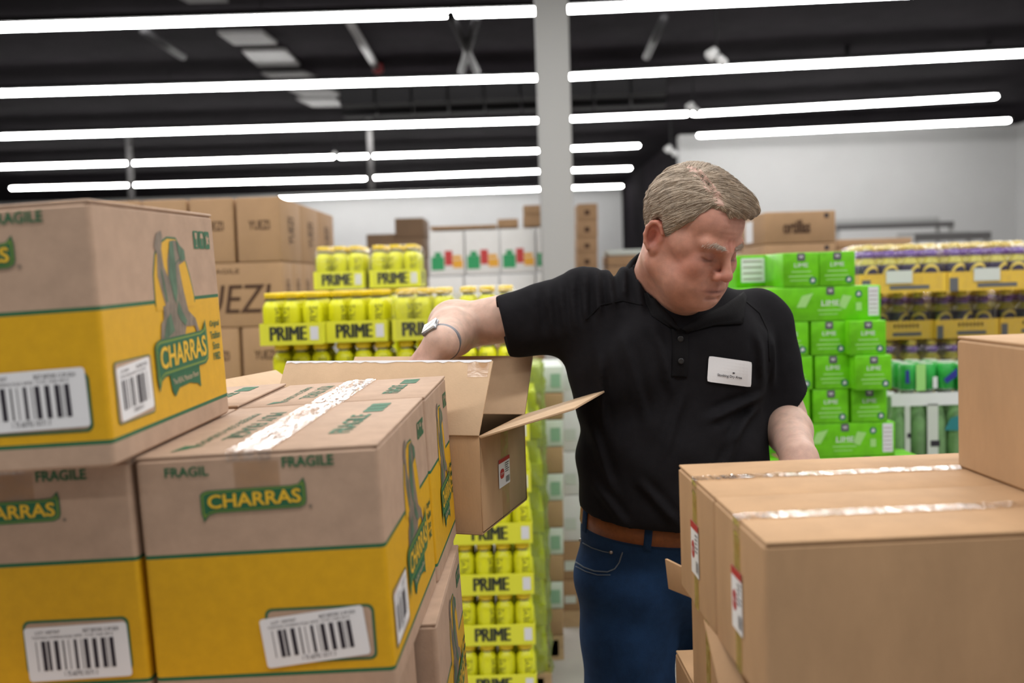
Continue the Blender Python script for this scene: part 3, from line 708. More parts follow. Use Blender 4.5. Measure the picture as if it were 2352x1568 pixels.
# pallet of drink packs wrapped in stretch film, right of the front column
w0, w1 = P(1170, 1300, 3.80), P(1260, 1300, 3.80); zt = P(1230, 846, 3.80).z
t = empty('wrapped_pallet', Matrix.Translation(((w0.x+w1.x)/2, 4.0, .12)), 'pallet of drinks wound in yellow-green stretch film, behind the yellow packs', 'wrapped pallet')
ww, dd, hh = (w1.x-w0.x), .38, zt-.12
n = int(hh/LH)
for k in range(n): MB().box(-ww/2+.01, ww/2-.012, -dd/2+.01, dd/2-.01, k*LH, k*LH+.085).box(-ww/2+.02, ww/2-.03, -dd/2+.02, dd/2-.02, k*LH+.085, k*LH+LH-.004, 1).build('drink_layer', [M['tray_yellow'], M['bottle_yellow']], t, bevel=.004)
mb = MB(); N, K = 14, 40
for k in range(K+1):
    z = hh*1.01*k/K
    for i in range(4*N):
        s = i/N; f = s % 1; j = .012*math.sin(k*1.7+i*.9)+.008*random.random()
        c = [(-1+2*f, -1), (1, -1+2*f), (1-2*f, 1), (-1, 1-2*f)][int(s)]
        mb.v.append((c[0]*(ww/2+j*.6), c[1]*(dd/2+j), z))
for k in range(K):
    for i in range(4*N): i2 = (i+1) % (4*N); mb.f.append((k*4*N+i, k*4*N+i2, (k+1)*4*N+i2, (k+1)*4*N+i)); mb.m.append(0)
mb.build('stretch_film', M['pallet_wrap'], t, smooth=True)
pallet(w0.x, w1.x, 3.8, 4.2, .12, 'wooden pallet under the film wound drinks')

# ------------------------------------------------------------------ white and green cases behind, between film and man
M['pale_print'] = mat('pale_print', (.58, .62, .58), .6); M['soft_green'] = mat('soft_green', (.25, .42, .30), .6)
wl = [(1262, 1300, 'kraft_far'), (1296, 1345, 'label_white')]
def case(x0, x1, y0, y1, Y, d, m, label, band=None, group=None, name='product_case', cat='case', bands=()):
    a = P(x0, y1, Y); b = P(x1, y0, Y); w = b.x-a.x; h = b.z-a.z
    a.z = P((x0+x1)/2, y1, Y).z; h = P((x0+x1)/2, y0, Y).z-a.z
    t = empty(name, Matrix.Translation(((a.x+b.x)/2, Y+d/2, a.z)), label, cat, group)
    MB().box(-w/2, w/2, -d/2, d/2, 0, h-.002).build('box_body', M[m], t, bevel=.006)
    if bands:
        p = Print('front', w, d, h, .001)
        for (u0, v0, u1, v1, mm) in bands: p.rect(u0*w, v0*h, u1*w, v1*h, mm, 2)
        p.build('front_print', t)
    return t
ys = list(range(840, 1500, 62))
for i in range(len(ys)-1):
    br = i % 2 == 1
    case(1222, 1293, ys[i], ys[i+1], 4.24, .35, 'kraft_far' if br else 'pale_print', ('brown' if br else 'pale green')+f' case, narrow stack behind the open carton, {["topmost","second","third","fourth","fifth","sixth","seventh","eighth","ninth","tenth","lowest"][i]} one from above', bands=() if br else ((.6, .2, .9, .7, 'soft_green'),), group='narrow stack of mixed cases')
ys = [780, 930, 1035, 1135, 1240, 1330, 1400]
for i in range(len(ys)-1):
    case(1294, 1480, ys[i], ys[i+1], 4.64, .4, 'label_white' if i < 4 else 'kraft_far', ('white' if i < 4 else 'brown')+f' case just left of the black shirt, {["topmost","second","third","fourth","fifth","lowest"][i]} of its stack', bands=((.02, .25, .16, .5, 'pale_print'),), group='white cases left of the man')
pallet(P(1222, 1420, 4.24).x, P(1293, 1420, 4.24).x, 4.24, 4.59, P(1278, 1460, 4.24).z, 'wooden pallet between the film wound drinks and the jeans')
pallet(P(1294, 1400, 4.64).x, P(1480, 1400, 4.64).x, 4.64, 5.04, P(1387, 1400, 4.64).z, 'wooden pallet under the white cases left of the man')

# ------------------------------------------------------------------ back of the store, centre
M['tissue_white'] = mat('tissue_white', (.80, .79, .78), .6, var=.04, scale=4)
M['veg_green'] = mat('veg_green', (.03, .33, .12), .6); M['veg_red'] = mat('veg_red', (.55, .05, .05), .6); M['veg_orange'] = mat('veg_orange', (.80, .40, .04), .6)
M['brown_dark'] = mat('brown_dark', (.19, .115, .065), .8, var=.1, scale=5)
for r in range(2):
    for i in range(4):
        x0 = 988+i*82-(i == 3)*0; nm = ['leftmost', 'second from the left', 'third from the left', 'rightmost, at the column'][i]
        b = ((.05, .12, .42, .42, 'veg_green'), (.15, .425, .34, .52, 'veg_green'), (.44, .22, .66, .55, 'veg_red'), (.67, .16, .96, .34, 'veg_orange'), (.67, .36, .92, .44, 'veg_orange'))
        case(x0, x0+76 if i < 3 else x0+30, 530-i*3+r*105, 632-i*3+r*105, 8.25, .5, 'tissue_white', f'white case with green and red print, {"upper" if r == 0 else "lower"} row, {nm}', bands=b if i < 3 else b[:1], group='white cases in the background')
tag(MB().box(P(988, 520, 8.25).x, P(1140, 520, 8.25).x, 8.25, 8.6, P(1065, 529, 8.25).z+.015, P(1065, 522, 8.25).z+.015).build('cardboard_sheet', M['kraft_far']), 'flat brown cardboard sheet lying on the white cases', 'cardboard sheet')
case(1143, 1190, 502, 522, 8.26, .3, 'kraft_far', 'small brown box on the white cases, left of the column', group='small boxes on the white cases')
case(1203, 1262, 470, 492, 8.26, .3, 'kraft_far', 'brown box at the top left edge of the column, upper', group='small boxes on the white cases')
case(1203, 1262, 492, 519, 8.26, .3, 'kraft_far', 'brown box at the top left edge of the column, lower', group='small boxes on the white cases')
ys = [500, 545, 592, 640, 700, 760]
for i in range(5):
    case(908, 972, ys[i], ys[i+1], 9.0, .6, 'brown_dark', f'dark brown carton in the tall stepped stack left of the white cases, {["topmost","second","third","fourth","lowest"][i]}', group='stepped dark brown stack')
for i in range(4):
    case(843, 906, ys[i+1]-8, ys[i+2]-8, 9.0, .6, 'brown_dark', f'dark brown carton in the shorter left step of the stack, {["topmost","second","third","lowest"][i]}', group='stepped dark brown stack')
ys = [467, 505, 545, 580, 618, 660]
for i in range(5):
    case(1327, 1372, ys[i], ys[i+1], 9.0, .4, 'kraft_far', f'brown carton in the narrow stack right of the column, {["topmost","second","third","fourth","lowest"][i]}', group='narrow stack right of the column', bands=((.35, .3, .6, .6, 'brown_ink'),))
case(1396, 1500, 572, 585, 9.0, .5, 'pale_print', 'pale flat case on the low pile behind the man, left of his ear', group='low pile behind the man')
case(1396, 1500, 586, 610, 9.0, .5, 'kraft_far', 'brown case on the low pile behind the man, left of his collar', group='low pile behind the man')
def support(x0, x1, ytop, Y, d, label):
    a = P(x0, ytop, Y); b = P(x1, ytop, Y); h = P((x0+x1)/2, ytop, Y).z
    t = empty('stacked_case', Matrix.Translation(((a.x+b.x)/2, Y+d/2, .0)), label, 'case', 'hidden lower cases in the background')
    MB().box(-(b.x-a.x)/2, (b.x-a.x)/2, -d/2, d/2, .12, h-.002).build('box_body', M['kraft_far'], t, bevel=.006)
    MB().box(-(b.x-a.x)/2, (b.x-a.x)/2, -d/2, d/2, 0, .118).build('pallet', M['wood'], t)
support(988, 1270, 736, 8.25, .5, 'brown cases under the white printed cases')
support(843, 906, 754, 9, .6, 'brown cases under the left step of the dark brown stack'); support(908, 972, 762, 9, .6, 'brown cases under the tall step of the dark brown stack')
support(1327, 1372, 660, 9, .4, 'brown cases under the narrow stack right of the column')
support(1396, 1500, 611, 9, .5, 'brown cases under the low pile behind the man')

# ------------------------------------------------------------------ green cartons of cans
M['lime'] = mat('lime_carton', (.15, .56, .008), .4, var=.28, scale=9, spec=.3)
M['lime_dark'] = mat('lime_dark', (.05, .30, .02), .45); M['lime_pale'] = mat('lime_pale', (.38, .72, .22), .5)
M['badge'] = mat('badge_green', (.02, .16, .10), .5); M['logo_grey'] = mat('logo_grey', (.10, .09, .11), .5)
cw, cd_, ch = .1285, .40, .122
def lime_box(side_front, label, end_only=False):
    w, d = (cd_, cw) if side_front else (cw, cd_)
    t = empty('drink_carton', E4, label, 'drink carton', 'lime green drink cartons')
    MB().box(-w/2+.001, w/2-.001, -d/2, d/2, 0, ch-.001).build('box_body', M['lime'], t, bevel=.004)
    p = Print('front', w, d, ch, .0006); c = w/2 if not side_front else w*.55
    if end_only:
        p.rect(.02, .02, w-.02, ch-.012, 'label_white', 2)
        for i in range(4): p.rect(.026, .030+.022*i, w-.03, .034+.022*i, 'grey_ink', 3)
    else:
        p.rrect(c-.014, ch-.030, c+.014, ch-.003, .003, 'logo_grey', 2); p.text('W', c-.008, ch-.022, c+.008, ch-.010, 'label_white', 3, .02)
        k = 1.3 if side_front else 1
        p.text('LIME', c-.024*k, ch-.052*k, c+.024*k, ch-.038*k, 'label_white', 2, .01)
        p.rect(c-.045, .036, c+.040, .040, 'lime_pale', 2); p.rect(c-.040, .022, c+.025, .025, 'lime_pale', 2); p.rect(c-.035, .052, c+.035, .056, 'lime_pale', 2)
        u, v = (w-.024, .022) if not side_front else (w*.80, ch-.030)
        p.rrect(u-.0125, v-.0125, u+.0125, v+.0125, .0125, 'badge', 2); p.poly([(u-.006, v-.006), (u+.007, v-.003), (u+.002, v+.008), (u-.004, v+.004)], 'label_white', 3)
        if side_front:
            p.rect(w*.885, .014, w*.975, ch-.006, 'label_white', 2)
            for i in range(6): p.rect(w*.893, .024+i*.015, w*.966, .026+i*.015, 'grey_ink', 3)
            p.rect(w*.80-.010, .034, w*.80+.010, .062, 'lime_pale', 2)
            p.poly([(w*.25, .05), (w*.30, .09), (w*.40, .10), (w*.33, .05)], 'lime_pale', 2); p.poly([(w*.62, .05), (w*.66, .09), (w*.74, .085), (w*.68, .04)], 'lime_pale', 2)
            p.rect(w*.06, .018, w*.12, .036, 'label_white', 2)
    p.build('front_print', t)
    return t
LP = {}
def lime(kind, x0, x1, ybot, Y, label):
    a = P(x0, ybot, Y); b = P(x1, ybot, Y); w = cd_ if kind == 'side' else cw
    first = kind not in LP
    if first: LP[kind] = lime_box(kind == 'side', label, kind == 'panel')
    d = cw if kind == 'side' else cd_
    z = P(1905, ybot, Y).z
    return put(LP[kind], first, Matrix.Translation(((a.x+b.x)/2, Y+d/2, z)), label)
YG = 3.52; yb = [644, 723, 803, 885, 967, 1050]
zr = [P(1905, y, YG).z for y in yb]
def G(kind, x0, x1, r, label, dY=0):
    o = lime(kind, x0, x1, yb[r], YG+dY, label)
    m = o.matrix_world.copy(); 
    o.location.z = zr[5]+(5-r)*ch
    return o
G('end', 1799, 1882, 0, 'green drink carton on the top row, left of the two full fronts')
G('end', 1882, 1965, 0, 'green drink carton on the top row, right of the two full fronts')
G('panel', 1687, 1772, 0, 'green drink carton with a white panel on the top row, nearest the man\'s face', .25)
G('end', 1712, 1798, 0, 'green drink carton set back in shade on the top row', .55)
G('side', 1765, 2024, 1, 'long green drink carton lying sideways in the second row')
G('panel', 1672, 1758, 1, 'green drink carton with a white panel in the second row, above the shoulder', .1)
for i, (a, b) in enumerate(((1775, 1859), (1863, 1947), (1952, 2037))): G('end', a, b, 2, f'green drink carton in the third row, {["left","middle","right"][i]} one beside the black sleeve', [0, .0, -.05][i])
for i, (a, b) in enumerate(((1785, 1868), (1872, 1956), (1965, 2050))): G('end', a, b, 3, f'green drink carton in the fourth row, {["left","middle","right"][i]} one beside the black sleeve', [0, 0, -.06][i])
for i, (a, b) in enumerate(((1778, 1862), (1867, 1951), (1955, 2040))): G('end', a, b, 4, f'green drink carton in the fifth row, {["left one above the forearm","middle one","right one"][i]}', 0)
G('side', 1800, 2057, 5, 'long green drink carton lying sideways in the sixth row, just above the brown cartons')
G('end', 1716, 1798, 5, 'green drink carton seen between the shirt and the bent left forearm', .1)
G('end', 1690, 1774, 4, 'green drink carton in the fifth row, hidden behind the black shirt')
for r, xx in ((2, 1690), (3, 1700)): G('end', xx-4, xx+80, r, 'green drink carton hidden behind the black sleeve')
for k in range(1, 12):
    zz = zr[5]-k*ch
    if zz < .12: break
    for x0 in (1716, 1860):
        o = G('side' if x0 > 1800 else 'end', x0-10, x0+ (247 if x0 > 1800 else 76), 5, 'green drink carton in the hidden lower rows')
        o.location.z = zz
a = P(1690, 1000, YG); b = P(2060, 1000, YG); lowz = zr[5]-int((zr[5]-.12)/ch)*ch
pallet(a.x, b.x, YG, YG+.9, lowz, 'wooden pallet under the green drink cartons')  # short, the water packs stand behind it

# ------------------------------------------------------------------ purple and yellow juice packs
M['juice_dark'] = mat('juice_dark', (.045, .03, .09), .3, var=.3, scale=30); M['juice_purple'] = mat('juice_purple', (.17, .07, .40), .4)
M['juice_gold'] = mat('juice_gold', (.46, .40, .05), .35, var=.2, scale=40); M['tray_gold'] = mat('tray_gold', (.78, .50, .05), .5); M['cap_gold'] = mat('cap_gold', (.80, .60, .12), .4)
M['grey_print'] = mat('grey_print', (.12, .12, .13), .6); M['card_white'] = mat('card_white', (.62, .64, .60), .5)
jp = [(.030, 0, 0), (.041, .01, 0), (.042, .100, 0), (.040, .112, 1), (.030, .130, 1), (.019, .142, 2), (.027, .149, 2), (.027, .164, 2), (.018, .172, 3), (.021, .174, 3), (.021, .194, 3), (.018, .196, 3)]
juice_me = MB().lathe(jp, 14).mesh('bottle', [M['juice_dark'], M['juice_gold'], M['juice_purple'], M['cap_gold']], True)
# curved label on each bottle: a gold arch over a dark window
def arch_me():
    mb = MB(); n = 14
    for i in range(n+1):
        a = PI*i/n
        for rr in (.040, .029):
            u = rr*math.cos(a); v = .064+rr*1.15*math.sin(a)
            q = -PI/2+u/.0425; mb.v.append((.0428*math.cos(q)*(1 if v < .1 else 1-(v-.1)*5), .0428*math.sin(q)*(1 if v < .1 else 1-(v-.1)*5), v))
    for i in range(n): mb.f.append((2*i, 2*i+2, 2*i+3, 2*i+1)); mb.m.append(0)
    return mb.mesh('label_arch', [M['cap_gold']])
arch = arch_me()
def juice_pack(nx, ny, card):
    sp = .088; w, d = nx*sp+.008, ny*sp+.008; TZ = .080
    t = empty('juice_pack', E4, '', 'juice pack', 'purple juice packs')
    mb = MB(); mb.box(-w/2, w/2, -d/2, d/2, 0, .004).box(-w/2, w/2, -d/2, -d/2+.003, .004, TZ).box(-w/2, w/2, d/2-.003, d/2, .004, TZ).box(-w/2, -w/2+.003, -d/2+.003, d/2-.003, .004, TZ).box(w/2-.003, w/2, -d/2+.003, d/2-.003, .004, TZ)
    tr = mb.build('tray', M['tray_gold'], t)
    p = Print('front', w, d, TZ, .0008)
    p.rect(w*.34, .014, w*.80, .030, 'grey_print', 2); p.rect(w*.02, .0, w*.12, TZ*.7, 'grey_print', 2)
    if not card:
        for i in range(7): p.rect(w*(.36+.06*i), .050, w*(.39+.06*i), .066, 'brown_ink', 2)
    p.build('tray_print', tr)
    if card: MB().box(-w*.20, w*.10, -d/2-.004, -d/2-.001, .040, .092).build('price_card', M['card_white'], t)
    for j in range(ny):
        for i in range(nx):
            b = link(juice_me, 'bottle', t); b.location = ((i-(nx-1)/2)*sp, (j-(ny-1)/2)*sp, .006)
            if j == 0:
                l = link(arch, 'label_arch', b); l.rotation_euler.z = [.25, -.3, .6, 0][(i*3+nx) % 4]
    mb = MB(); r_ = ring(w+.002, d+.002, .02, .02, 2); n = len(r_); lv = [(0, .006), (0, .15), (.006, .19), (.03, .205)]
    for ins, z in lv: mb.v += [(x*(1-ins/(w/2)), y*(1-ins/(d/2)), z) for x, y, _ in r_]
    for i in range(3):
        for k in range(n): k2 = (k+1) % n; mb.f.append((i*n+k, i*n+k2, (i+1)*n+k2, (i+1)*n+k)); mb.m.append(0)
    mb.f.append(tuple(3*n+k for k in range(n))); mb.m.append(0)
    mb.build('shrink_film', M['wrap'], t, smooth=True)
    return t
JP = {}
def juice(nx, card, x0, ybot, Y, label, z=None, back=3):
    a = P(x0, ybot, Y); key = (nx, card); first = key not in JP
    if first: JP[key] = juice_pack(nx, back, card)
    return put(JP[key], first, Matrix.Translation((a.x+nx*.044+.004, Y+back*.044, z if z is not None else a.z)), label)
JH = .208
zj = P(2200, 668, 4.15).z
juice(4, True, 1975, 668, 4.15, 'purple juice pack on the top row, first right of the green cartons', zj)
juice(4, True, 2176, 660, 4.15, 'purple juice pack on the top row, with the rightmost price card', zj)
juice(4, True, 2377, 660, 4.15, 'purple juice pack on the top row, cut by the right edge', zj)
YJ = 4.42
for r in (1, 2, 3):
    z = zj-JH*r+.001
    for i, x0 in enumerate((1965, 2113, 2261, 2409) if r == 1 else (1928, 2076, 2224)):
        juice(3, False, x0+(35 if r == 1 else 0), 700, YJ-.1-(.02*(i % 2)), f'purple juice pack on the {["","second","third","fourth"][r]} row, {["behind the green cartons","middle one","right one","cut by the right edge"][i]}', z)
for r in range(4, 9):
    for i, x0 in enumerate((2010, 2250)): juice(4, True, x0, 700, YJ-.15, 'purple juice pack in the hidden lower rows', zj-JH*r+.001) if zj-JH*r > .1 else None
a = P(1930, 1000, YJ); b = P(2600, 1000, YJ); nlow = int((zj-.1)/JH)
pallet(a.x, b.x, 4.29, 4.9, zj-JH*nlow, 'wooden pallet under the purple juice packs')

# ------------------------------------------------------------------ green water packs in front of the juice
M['can_green'] = mat('can_green', (.03, .38, .06), .35, var=.25, scale=20); M['blue_ink'] = mat('blue_ink', (.02, .03, .28), .5)
M['bottle_green'] = mat('bottle_green', (.16, .30, .12), .35, var=.3, scale=12); M['teal_ink'] = mat('teal_ink', (.02, .20, .22), .5)
YW = 3.86
def water_pack(x0, x1, y0, y1, Y, label, kind):
    a = P(x0, y1, Y); b = P(x1, y1, Y); w = b.x-a.x; h = P((x0+x1)/2, y0, Y).z-P((x0+x1)/2, y1, Y).z; z = P((x0+x1)/2, y1, Y).z
    t = empty('water_pack', Matrix.Translation(((a.x+b.x)/2, Y+.14, z)), label, 'water pack', 'green water packs')
    n = 3 if kind == 'can' else 4; r = w/n/2*.97
    for j in range(3):
        for i in range(n):
            x = -w/2+w*(i+.5)/n; y = -.14+r+j*2*r
            if kind == 'can': MB().lathe([(r*.8, 0, 1), (r, h*.06, 0), (r, h*.88, 0), (r*.8, h*.96, 1)], 14, c=(x, y)).build('can', [M['can_green'], M['card_white']], t, smooth=True)
            else: MB().lathe([(r*.9, 0, 0), (r, h*.05, 0), (r, h*.55, 0), (r*.8, h*.66, 0), (r*.45, h*.86, 0), (r*.45, h*.90, 1), (r*.45, h*.97, 1)], 14, c=(x, y)).build('bottle', [M['bottle_green'], M['label_white']], t, smooth=True)
    p = Print('front', w, .28, h, .001)
    if kind == 'can':
        p.rect(w*.06, h*.30, w*.13, h*.75, 'blue_ink', 2); p.rect(w*.25, h*.02, w*.42, h*.95, 'lime_pale', 2); p.rect(w*.55, h*.10, w*.63, h*.5, 'label_white', 2)
        p.poly([(w*.74, h*.40), (w*.99, h*.80), (w*.99, h*.50), (w*.80, h*.25)], 'blue_ink', 2)
    else:
        p.rect(w*.0, h*.80, w, h*.99, 'label_white', 2); p.rect(w*.17, 0, w*.24, h*.80, 'card_white', 2); p.rect(w*.46, 0, w*.60, h*.82, 'card_white', 2)
        p.rect(w*.20, h*.32, w*.25, h*.39, 'black_ink', 3); p.rect(w*.50, h*.18, w*.62, h*.27, 'black_ink', 3); p.poly([(w*.68, h*.42), (w*.76, h*.60), (w*.95, h*.66), (w*.99, h*.40)], 'teal_ink', 2)
    p.build('front_print', t)
    return t
water_pack(2072, 2200, 832, 898, YW+.05, 'pack of bright green cans with blue marks, left of the tall brown carton', 'can')
water_pack(2200, 2330, 832, 898, YW+.05, 'pack of bright green cans hidden behind the tall brown carton', 'can')
water_pack(2048, 2226, 900, 1052, YW, 'case of pale green bottles under the green can pack, right of the lime cartons', 'bottle')
water_pack(2226, 2400, 900, 1052, YW, 'case of pale green bottles behind the tall brown carton', 'bottle')
def wsup(x0, x1, y1, Y, label):
    a = P(x0, y1, Y); b = P(x1, y1, Y); z = P(2137 if x0 < 2200 else 2313, y1, Y).z; n = 4
    for k in range(n):
        t = empty('product_case', Matrix.Translation(((a.x+b.x)/2, Y+.14, .12+k*(z-.12)/n)), label, 'case', 'hidden lower cases of water'); w = (b.x-a.x)/2
        MB().box(-w, w, -.14, .14, 0, (z-.12)/n-.002).build('box_body', M['bottle_green'], t, bevel=.004)
wsup(2048, 2226, 1052, YW, 'green case in the hidden lower rows under the bottle cases'); wsup(2226, 2400, 1052, YW, 'green case in the hidden lower rows under the right bottle case')
pallet(P(2048, 1052, YW).x, P(2400, 1052, YW).x, YW-.01, YW+.29, .119, 'wooden pallet under the green water packs')

# ------------------------------------------------------------------ printed brown cartons and grey shelves at the back right
YB = 6.2
a = P(1757, 558, YB); b = P(1920, 558, YB); w = b.x-a.x; top = P(1838, 484, YB).z; zb = P(1838, 558, YB).z; hh = top-zb
zlow = zb
for k in range(1, 14):
    z = zb-(k)*hh
    if z < .1: break
    zlow = z
    far_carton(Matrix.Translation(((a.x+b.x)/2, YB+.3, z)), w, .6, hh-.003, 'brown carton directly under the uppermost printed one at the back right' if k == 1 else 'brown carton in the hidden lower rows at the back right', small=False, side=False, icon=True, group='brown cartons at the back right')
t = far_carton(Matrix.Translation(((a.x+b.x)/2, YB+.3, zb)), w, .6, hh-.003, 'brown carton with black outlined lettering, uppermost at the back right beside the man', small=False, side=False, icon=True, group='brown cartons at the back right')
p = Print('front', w, .6, hh, .0012); p.text('ortillas', w*.26, hh*.30, w*.64, hh*.72, 'brown_ink', 2, .025); p.build('front_print', t)
q = Print('left', w, .6, hh, .001); q.rect(.1, hh*.1, .3, hh*.8, 'label_white', 2); q.build('side_label', t)
pallet(a.x, b.x, YB, YB+.6, zlow, 'wooden pallet under the brown cartons at the back right')
nb_ = 9; hb_ = (zb-hh*.45-.12)/nb_
for k in range(nb_):
    far_carton(Matrix.Translation((a.x-.30, YB+1.25, .12+k*hb_)), .5, .5, hb_-.003, 'brown carton set back left of the printed one' if k == nb_-1 else 'brown carton in the hidden lower rows at the back right', small=False, side=False, group='brown cartons at the back right')
pallet(a.x-.55, a.x-.05, YB+1.0, YB+1.5, .119, 'wooden pallet under the set back brown cartons')
case(1716, 1762, 496, 575, YB+.62, .35, 'kraft_far', 'pale brown carton seen edge-on, touching the left of the printed carton', bands=((.3, .1, .7, .8, 'label_white'),), group='brown cartons at the back right')
support(1716, 1762, 576, YB+.62, .35, 'brown cases under the pale edge-on carton')
case(1922, 2095, 547, 568, 7.0, .5, 'kraft_far', 'long flat brown carton under the grey shelf at the back right', group='brown cartons at the back right')
support(1922, 2095, 569, 7.0, .5, 'brown cases under the long flat carton')
M['shelf_grey'] = mat('shelf_grey', (.45, .45, .44), .5)
def shelf(x0, x1, y0, y1, Y, label, d=.5):
    a = P(x0, y1, Y); b = P(x1, y0, Y); z1 = P((x0+x1)/2, y0, Y).z; z0_ = P((x0+x1)/2, y1, Y).z
    t = empty('metal_shelf', Matrix.Translation((a.x, Y, 0)), label, 'shelf'); w = b.x-a.x
    MB().box(0, w, 0, d, z0_, z0_+.03).build('shelf_board', M['shelf_grey'], t); MB().box(0, w, d-.02, d, z0_+.03, z1).build('back_panel', M['shelf_grey'], t)
    MB().box(0, w, -.02, 0, z0_-.03, z0_+.05).build('front_rail', M['grey_metal'], t)
    for x in (0, w-.05): MB().box(x, x+.05, d-.05, d-.021, 0, z1).build('upright', M['shelf_grey'], t)
    for x in (0, w-.05): MB().box(x, x+.05, 0, .05, 0, z0_).build('upright', M['shelf_grey'], t)
shelf(1920, 2190, 497, 520, 14.0, 'light grey metal shelf by the white wall, upper and longer one')
shelf(2100, 2275, 528, 545, 11.0, 'grey metal shelf just above the juice packs, lower one')
# ------------------------------------------------------------------ implicit surfaces for the figure
class Sdf:
    def __init__(s): s.ops = []
    def rc(s, a, b, r1, r2, k=.02, op='u'): s.ops.append(('rc', np.array(a, float), np.array(b, float), r1, r2, k, op)); return s
    def el(s, c, r, k=.02, op='u', R=None): s.ops.append(('el', np.array(c, float), np.array(r, float), None if R is None else np.array(R), 0, k, op)); return s
    def pl(s, c, n, op='c', k=.0): s.ops.append(('pl', np.array(c, float), np.array(n, float)/np.linalg.norm(n), 0, 0, k, op)); return s
    def fn(s, f, op='f'): s.ops.append(('fn', f, None, 0, 0, 0, op)); return s
    def __call__(s, p):
        d = None
        for t, a, b, c, e, k, op in s.ops:
            if t == 'rc':
                ab = b-a; q = p-a; L = ab@ab; h = np.clip(q@ab/max(L, 1e-9), 0, 1); v = np.linalg.norm(q-h[:, None]*ab, axis=1)-(c+(e-c)*h)
            elif t == 'el':
                q = p-a
                if c is not None: q = q@c
                k0 = np.linalg.norm(q/b, axis=1); k1 = np.linalg.norm(q/(b*b), axis=1); v = k0*(k0-1)/np.maximum(k1, 1e-9)
            elif t == 'pl': v = (p-a)@b
            elif t == 'fn': d = d+a(p); continue
            if d is None: d = v; continue
            if op == 'u':
                h = np.maximum(k-np.abs(d-v), 0)/max(k, 1e-9); d = np.minimum(d, v)-h*h*k/4
            else:
                w = -v if op == 's' else v
                h = np.maximum(k-np.abs(d-w), 0)/max(k, 1e-9); d = np.maximum(d, w)+h*h*k/4
        return d
def nets(f, lo, hi, vx):
    lo = np.array(lo, float); n = np.ceil((np.array(hi)-lo)/vx).astype(int)+1; B = 8
    nb = np.ceil(n/B).astype(int); n = nb*B
    G = np.empty(n, np.float32)
    bc = np.stack(np.meshgrid(*[np.arange(k) for k in nb], indexing='ij'), -1).reshape(-1, 3)
    cen = lo+(bc*B+B/2-.5)*vx; dv = np.empty(len(cen))
    for i in range(0, len(cen), 200000): dv[i:i+200000] = f(cen[i:i+200000])
    G6 = G.reshape(nb[0], B, nb[1], B, nb[2], B)
    G6[:] = dv.reshape(nb)[:, None, :, None, :, None]
    near = np.where(np.abs(dv) < B*vx*1.25)[0]
    off = np.stack(np.meshgrid(*[np.arange(B)]*3, indexing='ij'), -1).reshape(-1, 3)
    for i in range(0, len(near), 600):
        ids = near[i:i+600]; pts = lo+((bc[ids]*B)[:, None, :]+off[None])*vx
        v = f(pts.reshape(-1, 3)).reshape(len(ids), B, B, B)
        for j, q in enumerate(ids): x, y, z = bc[q]; G6[x, :, y, :, z, :] = v[j]
    S = G < 0
    c = np.zeros(n-1, np.int8)
    for dx in (0, 1):
        for dy in (0, 1):
            for dz in (0, 1): c += S[dx:n[0]-1+dx, dy:n[1]-1+dy, dz:n[2]-1+dz]
    act = (c > 0) & (c < 8); idx = -np.ones(n-1, np.int32); ai = np.argwhere(act); idx[act] = np.arange(len(ai))
    acc = np.zeros((len(ai), 3)); cnt = np.zeros(len(ai))
    for ax in range(3):
        for o1 in (0, 1):
            for o2 in (0, 1):
                o = np.zeros(3, int); oo = [a for a in range(3) if a != ax]; o[oo[0]] = o1; o[oo[1]] = o2
                a = ai+o; b = a.copy(); b[:, ax] += 1
                ga = G[a[:, 0], a[:, 1], a[:, 2]]; gb = G[b[:, 0], b[:, 1], b[:, 2]]
                m = (ga < 0) != (gb < 0); t = np.where(m, ga/np.where(m, ga-gb, 1), 0)
                p = a+0.0; p[:, ax] += t; acc[m] += p[m]; cnt[m] += 1
    V = lo+acc/cnt[:, None]*vx; F = []
    for ax in range(3):
        sl0 = [slice(1, -1)]*3; a0 = S[:-1, :-1, :-1]
        sh = [0, 0, 0]; sh[ax] = 1
        A = S[1:n[0]-1, 1:n[1]-1, 1:n[2]-1]
        Bm = S[1+sh[0]:n[0]-1+sh[0], 1+sh[1]:n[1]-1+sh[1], 1+sh[2]:n[2]-1+sh[2]]
        e = np.argwhere(A != Bm)+1; sg = S[e[:, 0], e[:, 1], e[:, 2]]
        u, w = [a for a in range(3) if a != ax]
        if ax == 1: u, w = w, u
        def cell(du, dw):
            q = e.copy(); q[:, u] -= du; q[:, w] -= dw
            ok = np.all(q < (n-1), axis=1); r = -np.ones(len(q), int); r[ok] = idx[q[ok, 0], q[ok, 1], q[ok, 2]]; return r
        quad = np.stack([cell(1, 1), cell(0, 1), cell(0, 0), cell(1, 0)], 1)
        quad[~sg] = quad[~sg][:, ::-1]; F.append(quad[(quad >= 0).all(1)])
    return V, np.concatenate(F)
def np_mesh(name, V, F, mats, smooth=True):
    me = bpy.data.meshes.new(name); me.vertices.add(len(V)); me.vertices.foreach_set('co', np.asarray(V, np.float32).ravel())
    me.loops.add(F.size); me.loops.foreach_set('vertex_index', F.astype(np.int32).ravel())
    me.polygons.add(len(F)); me.polygons.foreach_set('loop_start', np.arange(len(F), dtype=np.int32)*F.shape[1])
    for m in mats: me.materials.append(m)
    me.update(calc_edges=True); me.validate()
    if smooth: me.polygons.foreach_set('use_smooth', [True]*len(me.polygons))
    return me
def rotm(ax, deg):
    return np.array(Matrix.Rotation(math.radians(deg), 3, ax))

